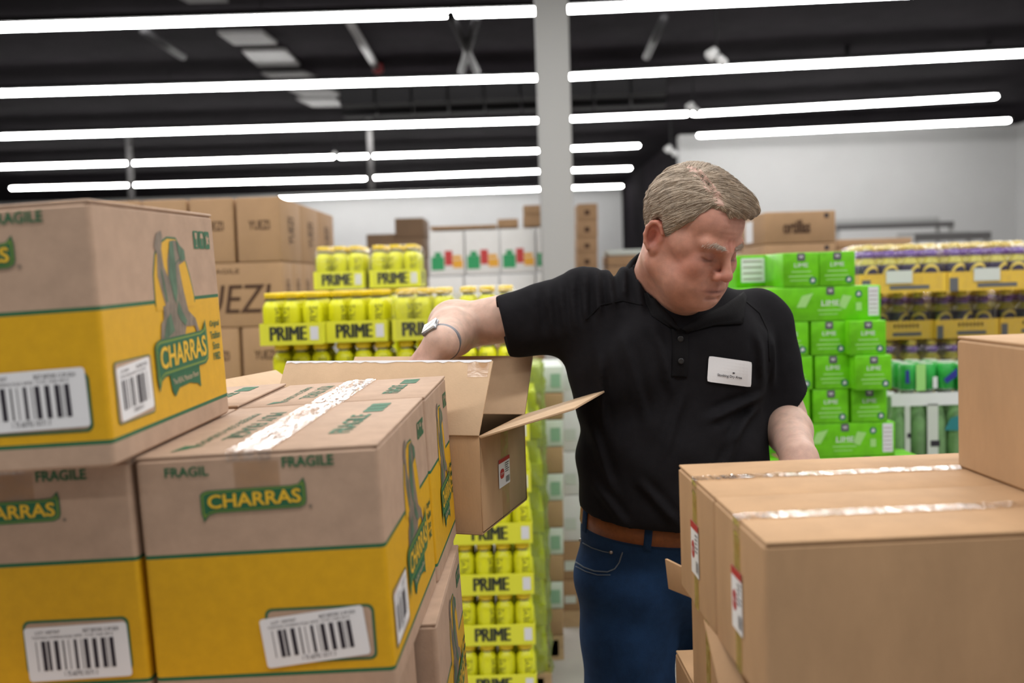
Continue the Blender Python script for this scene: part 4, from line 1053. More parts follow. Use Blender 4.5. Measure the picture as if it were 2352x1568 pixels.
# ------------------------------------------------------------------ the man: pose
W3 = lambda v: np.array(v, float)
HC = W3(P(1590, 545, 1.86))                   # head centre
HR = rotm('Z', 37) @ rotm('X', 27) @ rotm('Y', 0); HS = .93
def hd(p): return HC + (HR @ (np.array(p, float)*HS))       # head local to world
BO = np.array([.312, 2.02, 1.180]); BRm = rotm('Z', 14)
def bd(p): return BO + BRm @ np.array(p, float)
shR, elR, wrR = W3(P(1335, 702, 1.99)), W3(P(1050, 750, 2.10)), W3(P(1014, 788, 1.90))
shL, elL, wrL = W3(P(1742, 745, 2.07)), W3(P(1800, 958, 2.05)), W3(P(1836, 1054, 1.84))
sleeveR, sleeveL = W3(P(1152, 744, 1.98)), W3(P(1788, 925, 2.05))
neck0 = bd((.0, .015, .43)); neck1 = hd((0, .035, -.055))

# head skin, in head space
H = Sdf()
H.el((0, .018, .040), (.077, .098, .090)).el((0, -.030, .048), (.066, .062, .060), k=.03)
H.el((0, -.022, -.035), (.066, .070, .080), k=.03)
for s in (-1, 1):
    H.rc((s*.058, .012, -.060), (s*.026, -.066, -.098), .022, .021, k=.03)
    H.el((s*.044, -.048, -.070), (.030, .034, .034), k=.025)                # jowl
    H.el((s*.041, -.066, -.028), (.026, .022, .024), k=.02)                # cheek
    H.el((s*.063, -.030, .002), (.016, .030, .022), k=.02)                # cheekbone, temple
H.el((0, -.076, -.098), (.026, .022, .020), k=.022)
H.el((0, -.074, -.066), (.038, .024, .028), k=.028)                       # muzzle
for s in (-1, 1):
    H.rc((s*.009, -.0895, .0135), (s*.046, -.0765, .0205), .0105, .0115, k=.014)  # brow
    H.el((s*.032, -.099, -.0035), (.019, .0150, .0125), k=.010, op='s')             # socket
    H.el((s*.0325, -.0745, -.004), (.0165, .0135, .0125), k=.004)           # closed lid ball
    H.rc((s*.018, -.0895, -.0085), (s*.033, -.0890, -.0115), .0016, .0016, k=.0022, op='s')
    H.rc((s*.033, -.0890, -.0115), (s*.048, -.0800, -.0070), .0016, .0014, k=.0022, op='s')
H.rc((0, -.089, .014), (0, -.112, -.028), .0075, .0100, k=.012)
H.el((0, -.113, -.033), (.0125, .0115, .0105), k=.008)
for s in (-1, 1):
    H.el((s*.0135, -.1005, -.038), (.0095, .0120, .0095), k=.005)
    H.el((s*.0065, -.110, -.0455), (.0038, .0055, .0035), k=.003, op='s')
H.rc((-.023, -.0895, -.0665), (0, -.0960, -.0635), .0040, .0050, k=.008).rc((0, -.0960, -.0635), (.023, -.0895, -.0665), .0050, .0040, k=.008)
H.rc((-.017, -.0915, -.0765), (.017, -.0915, -.0765), .0055, .0055, k=.006)
H.rc((-.016, -.0975, -.0865), (.016, -.0975, -.0865), .0030, .0030, k=.008, op='s')
CR = [((-.027, -.088, -.0735), (0, -.098, -.0700), .0013, .0026), ((0, -.098, -.0700), (.027, -.088, -.0735), .0013, .0026)]
for s in (-1, 1):
    CR += [((s*.021, -.096, -.036), (s*.037, -.082, -.068), .0022, .0050), ((s*.020, -.090, -.0200), (s*.043, -.082, -.0225), .0014, .0035), ((s*.0055, -.100, .018), (s*.007, -.098, .034), .0018, .0030), ((s*.030, -.084, -.076), (s*.032, -.078, -.094), .0014, .0045)]
for z_ in (.046, .058, .069): CR.append(((-.038, -.095, z_), (.038, -.095, z_), .0007, .0028))
CR = [(np.array(a), np.array(b), c, w_) for a, b, c, w_ in CR]
def creases(p):
    o = np.zeros(len(p)); m = p[:, 1] < -.055; q0 = p[m]
    oo = np.zeros(len(q0))
    for a, b, amp, w_ in CR:
        ab = b-a; t = np.clip((q0-a)@ab/(ab@ab), 0, 1); dd = np.linalg.norm((q0-a-t[:, None]*ab)*np.array([1, .45, 1]), axis=1); oo += amp*np.exp(-(dd/w_)**2)
    o[m] = oo; return o
H.fn(creases)
ER = {}
for s in (-1, 1):
    R = np.array(Euler((math.radians(-12), 0, math.radians(-s*28))).to_matrix())
    c = np.array([s*.0815, .022, -.006])
    H.el(c, (.0065, .019, .032), k=.006, R=R)
    H.el(c+[s*.0100, -.004, -.004], (.0115, .0115, .0185), k=.002, op='s', R=R)
    hx = []
    for i in range(9):
        a = math.radians(-60+i*32); q = c+R@np.array([s*.0085, .0180*math.cos(a)*1, .029*math.sin(a)]); hx.append(q)
    for i in range(7): H.rc(hx[i], hx[i+1], .0040, .0040, k=.0025)
    H.el(c+[0, -.006, -.027], (.006, .0085, .0095), k=.006)                # lobe
    H.el(c+R@np.array([s*.002, -.013, -.004]), (.004, .005, .008), k=.004)
ni = np.linalg.inv(HR)
def to_head(w): return (ni @ (np.array(w)-HC))/HS
nk = to_head(neck0)
H.rc((0, .030, -.050), nk, .062/HS, .074/HS, k=.035)
H.rc((0, -.030, -.098), tuple(.5*np.array([0, -.03, -.10])+.5*(nk+[0, -.03, 0])), .045, .055, k=.03)        # fullness under the chin
hv, hf = nets(H, (-.115, -.145, -.235), (.115, .135, .150), .0019)
Hn = hv.copy()
hw = HC + (hv*HS) @ HR.T

# arms with hands, in world space
def arm(sh, el_, wr, r0, r1, r2, fwd_, side, palmn, spread, curl, thumb_s):
    A = Sdf(); A.rc(sh, el_, r0, r1, k=.02); m = el_+(wr-el_)*.35
    A.rc(el_, m, r1*.98, r1*1.02, k=.02); A.rc(m, wr, r1*1.0, r2, k=.02)
    f = fwd_/np.linalg.norm(fwd_); n_ = palmn-f*(palmn@f); n_ /= np.linalg.norm(n_); s_ = np.cross(f, n_)*side
    pc = wr+f*.055
    Rm = np.stack([s_, f, n_], 1)
    A.rc(wr, wr+f*.03, r2*.95, .026, k=.02)
    A.el(pc, (.043, .052, .018), k=.018, R=Rm)
    A.el(wr+f*.03+s_*.026*thumb_s-n_*.008, (.019, .032, .018), k=.015, R=Rm)
    L = [(.044, .027, .022), (.049, .031, .024), (.045, .029, .023), (.035, .022, .020)]
    for i in range(4):
        u = (i-1.5)*-.0205*thumb_s; b = wr+f*(.095-.006*abs(i-1.2))+s_*u
        dcur = 0; p0 = b; rr = .0098-.0008*(i == 3); dirb = f+s_*(-(i-1.5)*spread*thumb_s); A.rc(wr+f*.05+s_*u*.8+n_*.004, b, .011, rr*1.08, k=.010)
        for j in range(3):
            dcur += curl[j]; dd = dirb*math.cos(dcur)-n_*math.sin(dcur); dd /= np.linalg.norm(dd)
            p1 = p0+dd*L[i][j]; A.rc(p0, p1, rr*(1-.07*j), rr*(.93-.08*j), k=.004); p0 = p1
    t0 = wr+f*.035+s_*.036*thumb_s-n_*.010; td = f*.62+s_*.62*thumb_s-n_*.35; td /= np.linalg.norm(td)
    t1 = t0+td*.034; td2 = f*.85+s_*.15*thumb_s-n_*.5; td2 /= np.linalg.norm(td2); t2 = t1+td2*.03
    A.rc(t0-td*.012, t1, .0135, .0115, k=.012); A.rc(t1, t2, .0112, .0092, k=.004)
    return A
handR_dir = W3(P(950, 832, 1.72))-wrR; handR_dir = handR_dir/np.linalg.norm(handR_dir)
handR_dir = np.array([-.70, .16, -.70]); 
AR = arm(shR, elR, wrR, .055, .047, .0305, handR_dir, 1, np.array([-.70, -.35, .55]), .10, (.35, .55, .40), 1)
AR.el(elR+np.array([-.012, 0, .004]), (.046, .046, .046), k=.03)
handL_dir = np.array([-.05, -.55, -.40])
AL = arm(shL, elL, wrL, .052, .043, .032, handL_dir, 1, np.array([.15, -.3, .9]), .08, (.5, .7, .4), -1)
def bounds(*pts, m=.12):
    a = np.array(pts); return a.min(0)-m, a.max(0)+m
lo, hi = bounds(shR, elR, wrR, wrR+handR_dir*.16, m=.075); av, af = nets(AR, lo, hi, .0024)
lo, hi = bounds(shL, elL, wrL, wrL+np.array([0, -.15, -.1]), m=.07); lv_, lf = nets(AL, lo, hi, .0024)
# trunk under the shirt
T = Sdf(); T.el(bd((0, 0, .10)), (.15, .11, .17)).el(bd((0, .0, .32)), (.16, .10, .16), k=.05).rc(shR, shL, .04, .04, k=.05).rc(neck0, neck0+(neck1-neck0)*.3, .06, .06, k=.05)
tv, tf = nets(T, BO-[.32, .26, .2], BO+[.32, .26, .62], .008)
V = np.concatenate([hw, av, lv_, tv]); Fc = np.concatenate([hf, af+len(hw), lf+len(hw)+len(av), tf+len(hw)+len(av)+len(lv_)])

def skin_mat():
    m = bpy.data.materials.new('skin'); m.use_nodes = True; nt = m.node_tree; b = nt.nodes['Principled BSDF']
    at = nt.nodes.new('ShaderNodeAttribute'); at.attribute_name = 'tone'
    tc = nt.nodes.new('ShaderNodeTexCoord'); n = nt.nodes.new('ShaderNodeTexNoise'); n.inputs['Scale'].default_value = 55; n.inputs['Detail'].default_value = 5
    nt.links.new(tc.outputs['Object'], n.inputs['Vector'])
    mr = nt.nodes.new('ShaderNodeMapRange'); mr.inputs[1].default_value = .3; mr.inputs[2].default_value = .7; mr.inputs[3].default_value = .86; mr.inputs[4].default_value = 1.12
    nt.links.new(n.outputs['Fac'], mr.inputs[0]); mx = nt.nodes.new('ShaderNodeVectorMath'); mx.operation = 'SCALE'
    nt.links.new(at.outputs['Color'], mx.inputs[0]); nt.links.new(mr.outputs[0], mx.inputs['Scale']); nt.links.new(mx.outputs[0], b.inputs['Base Color'])
    b.inputs['Roughness'].default_value = .52; b.inputs['Specular IOR Level'].default_value = .35
    b.inputs['Subsurface Weight'].default_value = .25; b.inputs['Subsurface Radius'].default_value = (1, .35, .2); b.inputs['Subsurface Scale'].default_value = .006
    n2 = nt.nodes.new('ShaderNodeTexNoise'); n2.inputs['Scale'].default_value = 420; n2.inputs['Detail'].default_value = 3; bp = nt.nodes.new('ShaderNodeBump'); bp.inputs['Strength'].default_value = .18; bp.inputs['Distance'].default_value = .001
    nt.links.new(tc.outputs['Object'], n2.inputs['Vector']); nt.links.new(n2.outputs['Fac'], bp.inputs['Height']); nt.links.new(bp.outputs[0], b.inputs['Normal'])
    return m
M['skin'] = skin_mat()
man = empty('person', Matrix.Translation((BO[0], BO[1], 0)), 'blond man in black polo and blue jeans looking down, hand in the open carton', 'person')
off = np.array([BO[0], BO[1], 0.0])
def mlink(name, V, F, mats, parent=None, smooth=True):
    return link(np_mesh(name, V-off, F, mats, smooth), name, man if parent is None else parent)
body = mlink('body', V, Fc, [M['skin']])
me = body.data; tone = np.tile(np.array([.60, .40, .315]), (len(V), 1))
def blob(p, c, r, col, amt, sq=1):
    d = np.linalg.norm((p-np.array(c))/np.array(r), axis=1); w = amt*np.exp(-d*d)[:, None]; return w
hh = np.concatenate([hv, np.full((len(V)-len(hv), 3), 9.0)])
base_face = np.array([.50, .245, .175]); w = (hh[:, 0] < 1)[:, None]*1.0
tone = tone*(1-w)+base_face*w
for c, r, col, a in (((0, -.11, -.035), (.018, .02, .014), (.50, .15, .12), .7), ((-.048, -.06, -.03), (.03, .03, .028), (.52, .18, .13), .6), ((.048, -.06, -.03), (.03, .03, .028), (.52, .18, .13), .6),
                     ((0, -.095, -.069), (.024, .012, .009), (.40, .13, .115), .75), ((-.083, .03, .005), (.014, .025, .04), (.60, .16, .12), .8), ((.083, .03, .005), (.014, .025, .04), (.60, .16, .12), .8),
                     ((-.033, -.09, -.004), (.020, .02, .012), (.34, .15, .12), .7), ((.033, -.09, -.004), (.020, .02, .012), (.34, .15, .12), .7), ((-.090, .018, -.010), (.009, .009, .015), (.24, .07, .05), .85), ((-.033, -.09, -.011), (.015, .02, .0030), (.10, .05, .04), .75), ((.033, -.09, -.011), (.015, .02, .0030), (.10, .05, .04), .75), ((0, -.095, -.0708), (.027, .03, .0036), (.12, .035, .03), .92), ((0, -.1, .028), (.02, .02, .016), (.46, .17, .13), .6),  # shade painted into eye sockets, ear hollow and mouth slit; lash lines dark too
                     ((0, -.08, -.10), (.035, .03, .02), (.52, .26, .19), .5), ((0, -.05, -.16), (.08, .08, .05), (.55, .31, .23), .7), ((0, -.08, .075), (.06, .05, .02), (.55, .30, .25), .5)):
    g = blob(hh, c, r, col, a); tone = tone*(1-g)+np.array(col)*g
for c, r, col, a in ((wrR+handR_dir*.07, (.05, .05, .05), (.56, .27, .22), .7), (wrL+handL_dir*.1, (.06, .06, .06), (.58, .28, .22), .7), (wrL, (.12, .12, .16), (.50, .33, .27), .4)):
    g = blob(V, c, r, col, a)*(1-w); tone = tone*(1-g)+np.array(col)*g
ca = me.color_attributes.new('tone', 'FLOAT_COLOR', 'POINT'); ca.data.foreach_set('color', np.c_[tone, np.ones(len(V))].astype(np.float32).ravel())

# eyebrows and hair: fine strands
M['hair'] = mat('hair', (.56, .455, .35), .5, var=.22, scale=60, spec=.5)
M['hair_dark'] = mat('hair_dark', (.34, .265, .195), .55, var=.2, scale=60, spec=.4)
M['brow'] = mat('brow_hair', (.55, .46, .38), .6)
def strands(name, curves, mats, mi, r0, parent):
    """curves: list of arrays of points (world), each tapering"""
    Vs, Fs, ms = [], [], []
    for ci, c in enumerate(curves):
        n = len(c); t = np.gradient(c, axis=0); t /= np.linalg.norm(t, axis=1)[:, None]+1e-9
        ref = np.array([.3, .2, .93]); a = np.cross(t, ref); a /= np.linalg.norm(a, axis=1)[:, None]+1e-9; b = np.cross(t, a)
        rr = r0*(1-.75*np.linspace(0, 1, n)**2)[:, None]; base = sum(len(x) for x in Vs) if False else strands.cnt
        for k in range(3):
            q = 2*PI*k/3; Vs.append(c+(a*math.cos(q)+b*math.sin(q))*rr)
        for k in range(3):
            k2 = (k+1) % 3
            i = np.arange(n-1); Fs.append(np.stack([base+k*n+i, base+k2*n+i, base+k2*n+i+1, base+k*n+i+1], 1)); ms += [mi[ci]]*(n-1)
        strands.cnt += 3*n
    strands.cnt = 0
    Vs = np.concatenate(Vs); Fs = np.concatenate(Fs)
    m_ = np_mesh(name, Vs-off, Fs, mats); m_.polygons.foreach_set('material_index', np.array(ms, np.int32)[:len(m_.polygons)])
    return link(m_, name, parent)
strands.cnt = 0
# scalp shell
def part_line(y): return -.030+.10*(y+.03)*.10      # x of the parting as seen from the front, towards his right
Hs = Sdf()
def vol(p):      # hair volume over the skull: thick on top and in front, thin at the sides and back
    return None
Hair = Sdf()
Hair.el((0, .020, .045), (.0835, .1045, .0985)).el((.012, -.020, .078), (.064, .070, .052), k=.03)
Hair.el((.022, -.066, .088), (.046, .032, .030), k=.025)                         # quiff
Hair.el((-.052, .015, .050), (.036, .075, .056), k=.02)
Hair.rc((-.042, -.085, .103), (-.037, .045, .144), .0048, .0050, k=.006, op='s')    # parting
# cut away face, ears and neck
def hair_cut(p):
    x, y, z = p[:, 0], p[:, 1], p[:, 2]; ax = np.abs(x)
    # hairline height as a function of y: forehead front high, temple, sideburn in front of the ear, behind the ear, nape
    lim = np.interp(y, [-.12, -.085, -.062, -.045, -.030, -.012, .000, .012, .030, .050, .13], [.088, .080, .074, .050, .034, .002, -.004, .030, .032, -.010, -.055])
    rec = np.where(x < -.02, np.interp(y, [-.10, -.06, -.03], [.006, .010, .0]), 0)
    return lim+rec+.0035*np.sin(x*300)*np.sin(y*240)-z
def hair_f(p):
    d = Hair(p); c = hair_cut(p)
    sk = np.sin((p[:, 1]*90+p[:, 0]*150)*1.0+3*np.sin(p[:, 2]*60))*.0012+np.sin(p[:, 1]*260+p[:, 0]*330+p[:, 2]*150)*.0006
    fade = np.clip(c/.012+1.6, 0, 1.6); d = d+sk*1.0+.0045*np.clip(1+c/.012, 0, 1)
    k = .008; h = np.maximum(k-np.abs(d-c), 0)/k; return np.maximum(d, c)+h*h*k/4
sv, sf = nets(hair_f, (-.11, -.13, -.08), (.11, .15, .17), .002)
M['scalp'] = mat('scalp', (.56, .36, .29), .6)
hair = mlink('hair', HC+(sv*HS)@HR.T, sf, [M['hair_dark'], M['scalp']])
_a, _b = np.array((-.042, -.085, .101)), np.array((-.037, .045, .141)); _c = sv[sf].mean(1)-_a; _t = np.clip(_c@(_b-_a)/((_b-_a)@(_b-_a)), 0, 1)
_d = np.linalg.norm(_c-_t[:, None]*(_b-_a), axis=1); mi_ = (_d < .0105).astype(np.int32)
if len(hair.data.polygons) == len(mi_): hair.data.polygons.foreach_set('material_index', mi_)
# combed strands over the shell
def hgrad(p, e=.0015):
    g = np.stack([hair_f(p+np.eye(3)[i]*e)-hair_f(p-np.eye(3)[i]*e) for i in range(3)], 1); return g/(np.linalg.norm(g, axis=1)[:, None]+1e-9)
def comb(N, seg=9, step=.0050):
    r = np.random.default_rng(5); pick = sv[r.integers(0, len(sv), N)]+r.normal(0, .0008, (N, 3))
    pick = pick[hair_cut(pick) < -.001]; p = pick.copy(); out = [p.copy()]
    jit = r.normal(0, .12, p.shape); ln = r.uniform(.6, 1.0, len(p)); lift = r.uniform(-.0006, .0028, len(p))
    for k in range(seg):
        n = hgrad(p); x, y, z = p.T
        right = (x > -.036+.02*(y > .07))
        top = np.clip((z-.06)/.04, 0, 1)
        # left of the parting: down and back; right of it: across, forwards at the front, down at the side
        dl = np.stack([-.35+0*x, .75+0*x, -.75+0*x], 1)
        fr = np.clip((.02-y)/.08, 0, 1)
        dr = np.stack([.95+0*x, -.55*fr+.35*(1-fr), -.25-.5*(1-top)], 1)
        sd = np.stack([.0*x, .35+0*x, -.95+0*x], 1)
        side_ = (1-top)[:, None]; dr = dr*(1-side_*.8)+sd*side_*.8
        d = np.where(right[:, None], dr, dl)+jit
        d -= n*np.sum(d*n, axis=1)[:, None]; d /= np.linalg.norm(d, axis=1)[:, None]+1e-9
        stp = np.where(top > .3, step, step*.55)*ln
        p = p+d*stp[:, None]; s_ = hair_f(p); p = p-n*(s_-lift*(k/seg+.3))[:, None]*.9
        out.append(p.copy())
    return np.stack(out, 1)
cs = comb(15000); rr_ = np.random.default_rng(3)
cs = [HC+(c*HS)@HR.T for c in cs]; mi = [int(rr_.random() < .38) for _ in cs]
strands.cnt = 0; strands('hair_strands', cs, [M['hair'], M['hair_dark']], mi, .00042, hair)
cs = []
for s in (-1, 1):
    for i in range(230):
        u = rr_.random(); x = s*(.012+.040*u); y = -.1000+.020*u*u+.003*u; z = .0185+.006*math.sin(u*2.4)+rr_.normal(0, .0022)
        b = np.array([x, y+rr_.normal(0, .0015), z]); d = np.array([s*.95, .22, .18-u*.55])*.009; cs.append(np.stack([HC+HR@((b+d*k/3+np.array([0, -.0012*k, -.0003*k*k]))*HS) for k in range(4)]))
strands.cnt = 0; strands('eyebrows', cs, [M['brow']], [0]*len(cs), .00032, man)

# ------------------------------------------------------------------ shirt
BT_ = BRm@np.array([.05, -.16, 1.0]); BT_ /= np.linalg.norm(BT_)      # waist plane, lower in front
M['shirt'] = mat('black_polo_cloth', (.0115, .0108, .0125), .9, var=.12, scale=40, bump=.25, bscale=700, spec=.08)
S = Sdf()
S.el(bd((0, -.030, .115)), (.200, .155, .17), R=BRm).el(bd((.0, -.040, .02)), (.192, .130, .08), k=.06, R=BRm)
S.el(bd((0, -.02, .30)), (.212, .128, .17), k=.07, R=BRm)
S.el(bd((-.075, -.105, .315)), (.09, .05, .075), k=.05, R=BRm).el(bd((.085, -.105, .310)), (.09, .05, .075), k=.05, R=BRm)
S.rc(shR+[.03, 0, -.005], shL-[.03, 0, .01], .062, .060, k=.08)
S.rc(bd((0, .02, .40)), neck0+(neck1-neck0)*.28, .085, .068, k=.06)
S.rc(shR, sleeveR, .071, .0545, k=.05); S.rc(shL, sleeveL+(sleeveL-shL)*.30, .068, .060, k=.05)
S.rc(shR+[.03, -.01, -.05], sleeveR+[.04, 0, -.008], .045, .046, k=.05)
# folds
rs = random.Random(11)
def fold(a, b, r, k=.02, op='u'): S.rc(a, b, r, r*.5, k=k, op=op)
axR = (sleeveR-shR); axR = axR/np.linalg.norm(axR)
FOLDS = [((1400, 612), (1405, 715), .004), ((1372, 615), (1372, 730), .0045), ((1345, 618), (1342, 745), .0045), ((1315, 630), (1318, 760), .004), ((1288, 640), (1296, 770), .0035), ((1258, 652), (1270, 770), .003), ((1225, 662), (1236, 760), .002),
         ((1440, 600), (1428, 690), .004), ((1462, 610), (1470, 720), .003), ((1490, 740), (1530, 900), .003), ((1420, 760), (1470, 960), .003), ((1370, 800), (1380, 980), .0035), ((1755, 905), (1600, 955), .0045), ((1740, 930), (1650, 1010), .004),
         ((1700, 960), (1600, 1130), .0035), ((1350, 960), (1400, 1120), .003), ((1560, 880), (1500, 1050), .0025), ((1780, 760), (1790, 900), .003), ((1735, 760), (1745, 880), .004), ((1450, 1080), (1540, 1180), .003), ((1360, 1100), (1430, 1190), .003)]
FS = []
for a, b, amp in FOLDS:
    A_, B_ = W3(P(a[0], a[1], 1.93)), W3(P(b[0], b[1], 1.93)); FS.append((A_[[0, 2]], B_[[0, 2]], amp))
def folds(p):
    q = p[:, [0, 2]]; o = np.zeros(len(p)); fr_ = np.clip((BO[1]+.03-p[:, 1])/.05, 0, 1)
    for a, b, amp in FS:
        ab = b-a; t = np.clip((q-a)@ab/(ab@ab), 0, 1); dd = np.linalg.norm(q-a-t[:, None]*ab, axis=1); tp = np.clip(np.minimum(t, 1-t)*4+.1, 0, 1)
        o += tp*(-amp*2.0*np.exp(-(dd/.008)**2)+amp*1.0*np.exp(-((dd-.015)/.008)**2))
    return o*fr_
S.fn(folds)
S.fn(lambda p: .0016*np.sin(p[:, 0]*55+p[:, 2]*28+2*np.sin(p[:, 2]*19))+.0010*np.sin(p[:, 2]*70-p[:, 0]*40))
S.pl(sleeveR, axR, k=.004)
axL = (sleeveL-shL); axL = axL/np.linalg.norm(axL)
cutL = W3(P(1797, 944, 2.05))
def shirt_f(p):
    d = S(p)
    m = (p[:, 0] > shL[0]-.01) & (p[:, 2] < shL[2])
    c = (p-cutL)@np.array([.70, 0, -.71])
    d = np.where(m & (p[:, 0] > cutL[0]-.075), np.maximum(d, c), d)
    c2 = (BO+np.array([0, 0, .018])-p)@BT_; d = np.maximum(d, c2)
    # open sleeves and neck
    for a, ax, r in ((sleeveR, axR, .0465), (sleeveL, axL, .050)):
        q = p-a; h = q@ax; rad = np.linalg.norm(q-h[:, None]*ax, axis=1)-r+np.maximum(-h-.02, 0)*1.0; d = np.maximum(d, -np.maximum(rad, -h-.05))
    q = p-neck0; ax = (neck1-neck0)/np.linalg.norm(neck1-neck0); h = q@ax; rad = np.linalg.norm(q-h[:, None]*ax, axis=1)-.066; d = np.maximum(d, -np.maximum(rad, .01-h))
    return d
shv, shf = nets(shirt_f, (min(sleeveR[0], shR[0])-.03, BO[1]-.30, BO[2]-.10), (BO[0]+.34, BO[1]+.24, BO[2]+.58), .0045)
shirt = mlink('polo_shirt', shv, shf, [M['shirt']])
bvh = BVHTree.FromPolygons([tuple(v) for v in shv], [tuple(int(i) for i in f) for f in shf])
CAMP = Vector((0, 0, CAMH))
def hit(px, py, lift=.001, tree=None):
    d = (P(px, py, 2.0)-CAMP).normalized(); loc, nrm, i, dist = (tree or bvh).ray_cast(CAMP, d)
    if loc is None: return P(px, py, 1.95)
    return loc-d*lift
def strip_on(pts, wpx, lift, thick, name, m, parent, tree=None, n=None):
    """a band lying on a surface along a pixel path, wpx wide"""
    mb = MB(); L = []
    for i, (x, y) in enumerate(pts):
        a = Vector(pts[max(i-1, 0)]); b = Vector(pts[min(i+1, len(pts)-1)]); t = (b-a).normalized(); nn = Vector((-t.y, t.x))
        L.append([hit(x+nn.x*wpx*k, y+nn.y*wpx*k, lift, tree)-Vector((man.location.x, man.location.y, 0)) for k in (-.5, -.25, 0, .25, .5)])
    for r in L: mb.v += [tuple(q) for q in r]
    for i in range(len(L)-1):
        for k in range(4): mb.f.append((i*5+k, i*5+k+1, (i+1)*5+k+1, (i+1)*5+k)); mb.m.append(0)
    o = mb.build(name, m, parent, smooth=True)
    s = o.modifiers.new('solid', 'SOLIDIFY'); s.thickness = thick; s.offset = 0
    return o
def dens(pts, n=8):
    out = []
    for i in range(len(pts)-1):
        for k in range(n): out.append((pts[i][0]+(pts[i+1][0]-pts[i][0])*k/n, pts[i][1]+(pts[i+1][1]-pts[i][1])*k/n))
    return out+[pts[-1]]
# collar: a standing band with folded leaves, open at the front
M['collar'] = mat('black_collar_rib', (.0065, .006, .0068), .9, bump=.3, bscale=500, spec=.14)
cax = (neck1-neck0); cax /= np.linalg.norm(cax); cc = neck0+cax*.030; fr = BRm@np.array([.0, -1, 0]); fr = fr-cax*(fr@cax); fr /= np.linalg.norm(fr); sdv = np.cross(cax, fr)
mb = MB(); NA = 64
rows = []
for i in range(NA+1):
    a = math.radians(-165+330*i/NA)      # 0 = back
    back = math.cos(a); c_, s_ = -math.cos(a), math.sin(a)
    f_ = max(0, -back)
    dirr = fr*c_+sdv*s_
    rad = .069+.010*f_; hgt = .060-.026*f_
    top = cc+dirr*(rad+.002)+cax*(hgt-.004*f_)
    inn = cc+dirr*(rad-.003)+cax*(-.012)
    tip = .020*math.exp(-((abs(math.degrees(a))-148)/14)**2)
    out = cc+dirr*(rad+.026+.016*f_+tip*.9)+cax*(-.016-.012*f_-tip*1.1)
    mid = cc+dirr*(rad+.011)+cax*(hgt*.72)
    rows.append([inn, top*.5+inn*.5, top, mid, mid*.45+out*.55+cax*.004, out])
for r in rows: mb.v += [tuple(np.array(q)-off) for q in r]
for i in range(NA):
    for k in range(5): mb.f.append((i*6+k, i*6+k+1, (i+1)*6+k+1, (i+1)*6+k)); mb.m.append(0)
col = mb.build('collar', M['collar'], shirt, smooth=True); s_ = col.modifiers.new('solid', 'SOLIDIFY'); s_.thickness = .0025
sb = col.modifiers.new('sub', 'SUBSURF'); sb.levels = 1; sb.render_levels = 1
strip_on(dens([(1560, 752), (1563, 790), (1562, 830), (1560, 866)]), 36, .0012, .0022, 'placket', M['collar'], shirt)
for (x, y) in ((1563, 778), (1564, 829)):
    q = hit(x, y, .004)-Vector(off); b = MB().lathe([(.0, -.0015), (.0052, -.0015), (.0058, 0), (.0052, .0015), (.003, .0012)], 14).build('button', mat('button', (.012, .012, .013), .5), shirt, smooth=True); b.location = q; b.rotation_euler = (math.radians(90), 0, 0)
def leaf(inner, outer, name):
    mb = MB(); n = len(inner); K = 6
    for i in range(n):
        for k in range(K+1):
            f = k/K; x = inner[i][0]*(1-f)+outer[i][0]*f; y = inner[i][1]*(1-f)+outer[i][1]*f
            mb.v.append(tuple(hit(x, y, .004+.009*math.sin(PI*min(1, f*1.15+.12)))-Vector(off)))
    for i in range(n-1):
        for k in range(K): mb.f.append((i*(K+1)+k, i*(K+1)+k+1, (i+1)*(K+1)+k+1, (i+1)*(K+1)+k)); mb.m.append(0)
    o = mb.build(name, M['collar'], shirt, smooth=True); s_ = o.modifiers.new('solid', 'SOLIDIFY'); s_.thickness = .003; return o
leaf(dens([(1480, 646), (1515, 700), (1545, 728), (1561, 756)], 4), dens([(1476, 650), (1484, 695), (1497, 724), (1540, 752)], 4), 'collar_leaf')
leaf(dens([(1708, 672), (1660, 705), (1610, 728), (1566, 757)], 4), dens([(1714, 684), (1706, 744), (1640, 748), (1580, 764)], 4), 'collar_leaf')
for pts_ in (((1476, 700), (1430, 690), (1380, 700), (1345, 735)), ((1712, 690), (1745, 718), (1765, 760), (1768, 830))):
    strip_on(dens(list(pts_), 6), 3, .0012, .0012, 'raglan_seam', M['collar'], shirt)
# name sticker
tagc = [(1628, 817), (1727, 831), (1725, 889), (1624, 876)]
NX, NY = 12, 8; mb = MB(); g = {}
from itertools import product
def tagp(u, v, l=0):
    x, y = [tagc[0][c]*(1-u)*(1-v)+tagc[1][c]*u*(1-v)+tagc[2][c]*u*v+tagc[3][c]*(1-u)*v for c in (0, 1)]
    return hit(x, y, .0035+l)-Vector(off)
for i in range(NX+1):
    for j in range(NY+1):
        u, v = i/NX, j/NY
        if u in (0, 1) and v in (0, 1): u += (.012 if u == 0 else -.012); v += (.018 if v == 0 else -.018)
        mb.v.append(tuple(tagp(u, v)))
for i in range(NX):
    for j in range(NY): mb.f.append((i*(NY+1)+j, (i+1)*(NY+1)+j, (i+1)*(NY+1)+j+1, i*(NY+1)+j+1)); mb.m.append(0)
tg = mb.build('name_sticker', M['label_white'], shirt); s_ = tg.modifiers.new('solid', 'SOLIDIFY'); s_.thickness = .0003
vs, fs = text_polys('Stocking Dry Area', .015); mb = MB(); mb.add([tuple(tagp(.23+.56*x, .76-.13*y+.06*0, .0015)) for x, y in vs], fs, 0)
vs, fs = text_polys('-', .01); mb.add([tuple(tagp(.57+.05*x, .56-.05*y, .0015)) for x, y in vs], fs, 0)
mb.build('sticker_text', M['black_ink'], tg)

